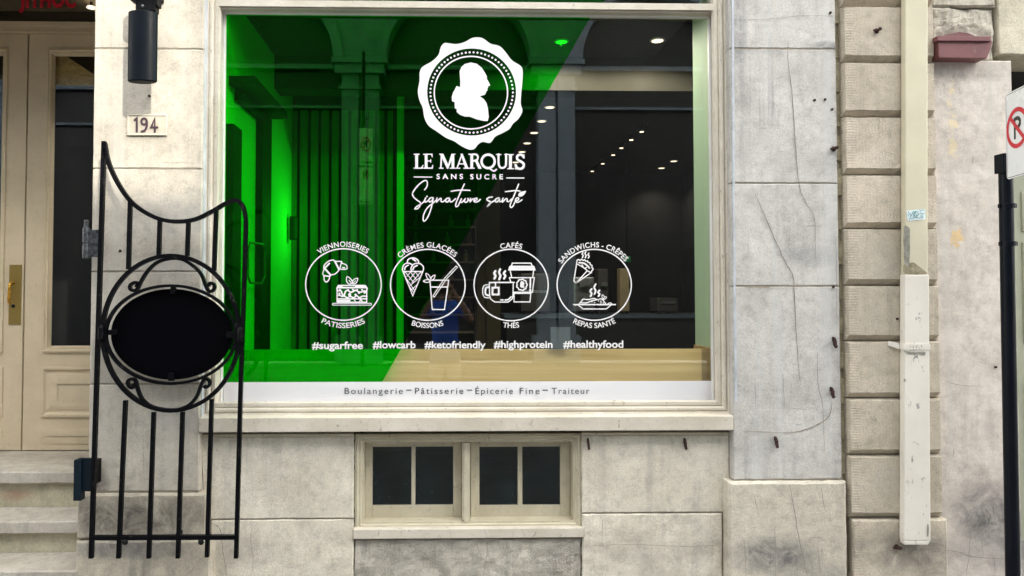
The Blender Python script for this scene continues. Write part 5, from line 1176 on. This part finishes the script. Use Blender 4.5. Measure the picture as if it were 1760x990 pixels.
# ================================================================== THE FAR SIDE OF THE STREET (seen in the glass)
OY = -12.0
OB = thing('opposite_building', (0, OY, 0), 'stone arcade building across the street mirrored in the shop window', 'building')
KS = 77.5; ox = lambda px_: (px_ - 765) / KS; oz = lambda py_c: 1.6 + (500 - py_c) / KS
cols = [ox(617) + 4.4 * k for k in range(-5, 7)]
m_ = MB(); cap_z = oz(125)
for cx_ in cols:
    for u in ((-0.40, -0.02), (0.04, 0.42)): m_.box(cx_ + u[0], cx_ + u[1], OY - 0.5, OY, -0.08, cap_z)
    m_.box(cx_ - 0.401, cx_ + 0.421, OY - 0.5, OY - .12, 0.0, cap_z - .01)
    m_.box(cx_ - 0.55, cx_ + 0.55, OY - 0.52, OY + 0.08, cap_z, cap_z + 0.22); m_.box(cx_ - 0.62, cx_ + 0.62, OY - 0.52, OY + 0.14, cap_z + 0.22, cap_z + 0.32); m_.box(cx_ - 0.47, cx_ + 0.47, OY - .5, OY + 0.05, cap_z - 0.35, cap_z - 0.28); m_.box(cx_ - 0.52, cx_ + 0.52, OY - .51, OY + 0.09, 0, 0.6)
m_.build('column', M['opp'], OB)
m_ = MB(); spr = cap_z + 0.32; ra = 1.62
for i in range(len(cols) - 1):
    c0 = (cols[i] + cols[i + 1]) / 2; nA = 20
    arcp = [(c0 - ra * math.cos(math.pi * k / nA), spr + ra * math.sin(math.pi * k / nA)) for k in range(nA + 1)]
    zt_ = 9.3
    vs = []
    pts2 = [(cols[i], spr)] + arcp + [(cols[i + 1], spr)]
    f1 = [(x_, OY, z_) for x_, z_ in pts2]; f2 = [(x_, OY, max(zt_, 0)) for x_, z_ in pts2]; kq = len(pts2)
    m_.add(f1 + f2, [(q, q + 1, kq + q + 1, kq + q) for q in range(kq - 1)])
    m_.add([(x_, OY, z_) for x_, z_ in arcp] + [(x_, OY - 0.5, z_) for x_, z_ in arcp], [(q, q + 1, nA + 2 + q, nA + 1 + q) for q in range(nA)])
    ar2 = [(c0 - (ra + .22) * math.cos(math.pi * k / nA), spr + (ra + .22) * math.sin(math.pi * k / nA)) for k in range(nA + 1)]
    m_.add([(x_, OY + .07, z_) for x_, z_ in arcp] + [(x_, OY + .07, z_) for x_, z_ in ar2], [(q, q + 1, nA + 2 + q, nA + 1 + q) for q in range(nA)])
    m_.add([(x_, OY + .07, z_) for x_, z_ in arcp] + [(x_, OY - .001, z_) for x_, z_ in arcp], [(q, q + 1, nA + 2 + q, nA + 1 + q) for q in range(nA)])
m_.build('arcade', M['opp'], OB)
m_ = MB(); m_.box(-26, 30, OY - 0.9, OY - 0.52, 0, 9.3); m_.build('shopfronts', M['oppdark'], OB)
m_ = MB()
for i in range(len(cols) - 1):
    m_.box(cols[i] + .43, cols[i + 1] - .41, OY - .45, OY - .35, spr - .1, spr + 0.0); m_.box(cols[i] + .43, cols[i + 1] - .41, OY - .45, OY - .38, spr - 1.0, spr - .94)
m_.build('transom_bar', M['opp'], OB)
GX0, GX1 = 4.45, 5.68          # gap added between the unseen upper blocks so sun reaches only the left pier
m_ = MB(); m_.box(-26, GX0, OY - 0.9, OY - .001, 9.3, 15.5); m_.box(GX1, 30, OY - 0.9, OY - .001, 9.3, 15.5); m_.build('upper_storey_sun_gap', M['opp'], OB)
m_ = MB()
for k in range(-11, 12):
    for z_ in (10.2, 12.8):
        if k * 2.2 + 1.1 < GX0 or k * 2.2 > GX1: m_.box(k * 2.2, k * 2.2 + 1.0, OY - .05, OY + .003, z_, z_ + 1.7)
m_.build('upper_window', M['oppdark'], OB)
# far sign post
def osx(px_): return (px_ - 765) / 82.5
FSY = -11.2
FS = thing('far_sign_post', (osx(625), FSY, 0), 'thin post with two parking signs across the street mirrored in the green glass', 'sign post')
ozs = lambda py_c: 1.6 + (500 - py_c) / 82.5
m_ = MB(); m_.box(osx(620) - .01, osx(620) + .05, FSY - .06, FSY - .004, 0, ozs(80)); m_.build('post', M['post'], FS)
for i, (pt, pb2, pc, rr_) in enumerate(((216, 281, 244, .155), (285, 350, 297, .10))):
    m_ = MB(); m_.box(osx(614.5), osx(638), FSY - .002, FSY, ozs(pb2), ozs(pt)); pn = m_.build('sign_panel', M['signwhite'], FS)
    m_ = MB(); cc = (osx(626), ozs(pc)); ou = [(cc[0] + rr_ * .7 * math.cos(R(a)), cc[1] + rr_ * math.sin(R(a))) for a in range(0, 360, 10)]; iu = [(cc[0] + rr_ * .54 * math.cos(R(a)), cc[1] + rr_ * .8 * math.sin(R(a))) for a in range(0, 360, 10)]; k = 36
    m_.add([(a, FSY + .002, b_) for a, b_ in ou + iu], [(q, (q + 1) % k, k + (q + 1) % k, k + q) for q in range(k)])
    m_.add([(cc[0] - rr_ * .42 + d_[0], FSY + .0024, cc[1] - rr_ * .6 + d_[1]) if j < 2 else (cc[0] + rr_ * .42 + d_[0], FSY + .0024, cc[1] + rr_ * .6 + d_[1]) for j, d_ in enumerate(((-.01, .01), (.01, -.01), (.01, -.01), (-.01, .01)))], [(0, 1, 2, 3)])
    m_.build('barred_circle', M['signred'], pn)
    m_ = MB(); m_.box(cc[0] + .01, cc[0] + .03, FSY + .0015, FSY + .003, cc[1] - rr_ * .5, cc[1] + rr_ * .5); m_.box(cc[0] - .035, cc[0] + .0099, FSY + .0015, FSY + .003, cc[1] + rr_ * .32, cc[1] + rr_ * .5); m_.box(cc[0] - .035, cc[0] + .0099, FSY + .0015, FSY + .003, cc[1] - .01, cc[1] + rr_ * .15); m_.box(cc[0] - .05, cc[0] - .0351, FSY + .0015, FSY + .003, cc[1] - .01, cc[1] + rr_ * .5)
    az = ozs(276 if i == 0 else 345); dirn = 1 if i == 0 else -1
    m_.box(osx(626) - .09, osx(626) + .09, FSY + .0015, FSY + .003, az - .012, az + .012)
    m_.add([(osx(626) + dirn * .13, FSY + .003, az), (osx(626) + dirn * .08, FSY + .003, az + .04), (osx(626) + dirn * .08, FSY + .003, az - .04)], [(0, 1, 2)])
    m_.build('sign_marks', M['signblack'], pn)
# ================================================================== THE PHOTOGRAPHER (seen only as a reflection)
def skin(name, verts, edges, rad, mat, parent, root=0, sub=2):
    o0 = ORG[parent]; me = bpy.data.meshes.new(name); me.from_pydata([tuple(Vector(v)) for v in verts], edges, [])
    o = bpy.data.objects.new(name, me); COL.objects.link(o)
    md = o.modifiers.new('Skin', 'SKIN'); md.use_smooth_shade = True
    sv = me.skin_vertices[0].data
    for i, r in enumerate(rad): sv[i].radius = r if hasattr(r, '__len__') else (r, r)
    for i in range(len(rad)): sv[i].use_root = (i == root)
    o.modifiers.new('Sub', 'SUBSURF').levels = sub
    bpy.context.view_layer.update(); e = o.evaluated_get(bpy.context.evaluated_depsgraph_get()); m2 = bpy.data.meshes.new_from_object(e)
    o.modifiers.clear(); o.data = m2; bpy.data.meshes.remove(me); m2.materials.clear(); m2.materials.append(mat); m2.name = name
    for p in m2.polygons: p.use_smooth = True
    o.parent = parent; ORG[o] = o0.copy()
    return o
PB = (0.0, -4.80, -0.08)
PE = thing('person', PB, 'person in a blue shirt and white shorts holding up a phone, mirrored in the glass', 'person')
PE.scale = (1, 1, 1.05)
V = [(0, 0, .94), (0, 0, 1.10), (0, 0, 1.26), (0, -.01, 1.40), (0, 0, 1.49), (0, .025, 1.56), (0, .03, 1.66), (0, .025, 1.73),
     (-.17, -.01, 1.42), (-.33, .08, 1.24), (-.21, .28, 1.43), (-.115, .42, 1.565), (.17, -.01, 1.42), (.33, .08, 1.24), (.21, .28, 1.43), (.115, .42, 1.565),
     (-.095, 0, .88), (-.11, .01, .50), (-.11, -.01, .12), (-.11, -.03, .06), (-.12, .12, .035), (.095, 0, .88), (.11, .01, .50), (.11, -.01, .12), (.11, -.03, .06), (.12, .12, .035)]
E = [(0, 1), (1, 2), (2, 3), (3, 4), (4, 5), (5, 6), (6, 7), (3, 8), (8, 9), (9, 10), (10, 11), (3, 12), (12, 13), (13, 14), (14, 15), (0, 16), (16, 17), (17, 18), (18, 19), (19, 20), (0, 21), (21, 22), (22, 23), (23, 24), (24, 25)]
RA = [(.15, .11), (.14, .10), (.155, .11), (.15, .105), (.06, .06), (.075, .085), (.082, .10), (.06, .075), (.068, .068), (.046, .046), (.042, .042), (.028, .028), (.068, .068), (.046, .046), (.042, .042), (.028, .028),
      (.095, .095), (.062, .062), (.04, .04), (.042, .042), (.035, .03), (.095, .095), (.062, .062), (.04, .04), (.042, .042), (.035, .03)]
body = skin('body', V, E, RA, M['skin'], PE)
skin('shirt', [(0, 0, .86), (0, 0, 1.10), (0, 0, 1.27), (0, -.01, 1.41), (0, 0, 1.475), (-.17, -.01, 1.425), (-.27, .045, 1.31), (.17, -.01, 1.425), (.27, .045, 1.31)], [(0, 1), (1, 2), (2, 3), (3, 4), (3, 5), (5, 6), (3, 7), (7, 8)],
     [(.185, .14), (.175, .13), (.18, .13), (.17, .12), (.075, .075), (.085, .085), (.075, .075), (.085, .085), (.075, .075)], M['shirt'], PE)
skin('shorts', [(0, 0, .95), (0, 0, .86), (-.105, 0, .78), (-.115, .01, .52), (.105, 0, .78), (.115, .01, .52)], [(0, 1), (1, 2), (2, 3), (1, 4), (4, 5)], [(.165, .12), (.17, .13), (.11, .11), (.095, .095), (.11, .11), (.095, .095)], M['shorts'], PE)
skin('hair', [(0, -.01, 1.66), (0, .0, 1.74), (0, .05, 1.765)], [(0, 1), (1, 2)], [(.085, .075), (.082, .085), (.05, .05)], M['hair'], PE)
skin('nose', [(0, .115, 1.665), (0, .135, 1.645)], [(0, 1)], [.012, .016], M['skin'], PE)
for s_ in (-1, 1):
    skin('eye', [(s_ * .032, .105, 1.672), (s_ * .032, .112, 1.672)], [(0, 1)], [.011, .009], M['eye'], PE, sub=1)
    skin('ear', [(s_ * .082, .02, 1.68), (s_ * .09, .015, 1.655), (s_ * .082, .02, 1.63)], [(0, 1), (1, 2)], [.012, .018, .012], M['skin'], PE, sub=1)
    skin('shoe', [(s_ * .11, -.06, .05), (s_ * .115, .05, .045), (s_ * .12, .17, .035)], [(0, 1), (1, 2)], [(.05, .05), (.05, .045), (.045, .033)], M['shoe'], PE)
    # hand: palm, four fingers over the phone's edge, thumb behind it
    hv = [(s_ * .115, .42, 1.565), (s_ * .108, .455, 1.585), (s_ * .10, .48, 1.60)]; he = [(0, 1), (1, 2)]; hr = [(.024, .024), (.03, .02), (.03, .018)]
    for j, ln in enumerate((.052, .06, .056, .044)):
        zq = 1.575 + j * .017; b0 = len(hv)
        hv += [(s_ * .098, .495, zq), (s_ * .093, .527, zq + .003), (s_ * (.093 - ln * .45), .533, zq + .005)]; he += [(2, b0), (b0, b0 + 1), (b0 + 1, b0 + 2)]; hr += [.0095, .0085, .0075]
    b0 = len(hv); hv += [(s_ * .085, .47, 1.572), (s_ * .06, .495, 1.578)]; he += [(1, b0), (b0, b0 + 1)]; hr += [.011, .009]
    skin('hand', hv, he, hr, M['skin'], PE, sub=1)
skin('mouth', [(-.022, .108, 1.607), (.022, .108, 1.607)], [(0, 1)], [.006, .006], plain('lip', (0.3, 0.12, 0.1), 0.5), PE, sub=1)
m_ = MB(); m_.box(-.078, .078, PB[1] + .508, PB[1] + .516, 1.562, 1.638); phn = m_.build('phone', M['phone'], None, bevel=0.003, loc=(0, PB[1] + .512, 1.562))
tag(phn, 'black phone held sideways in both hands of the person mirrored in the glass', 'phone')
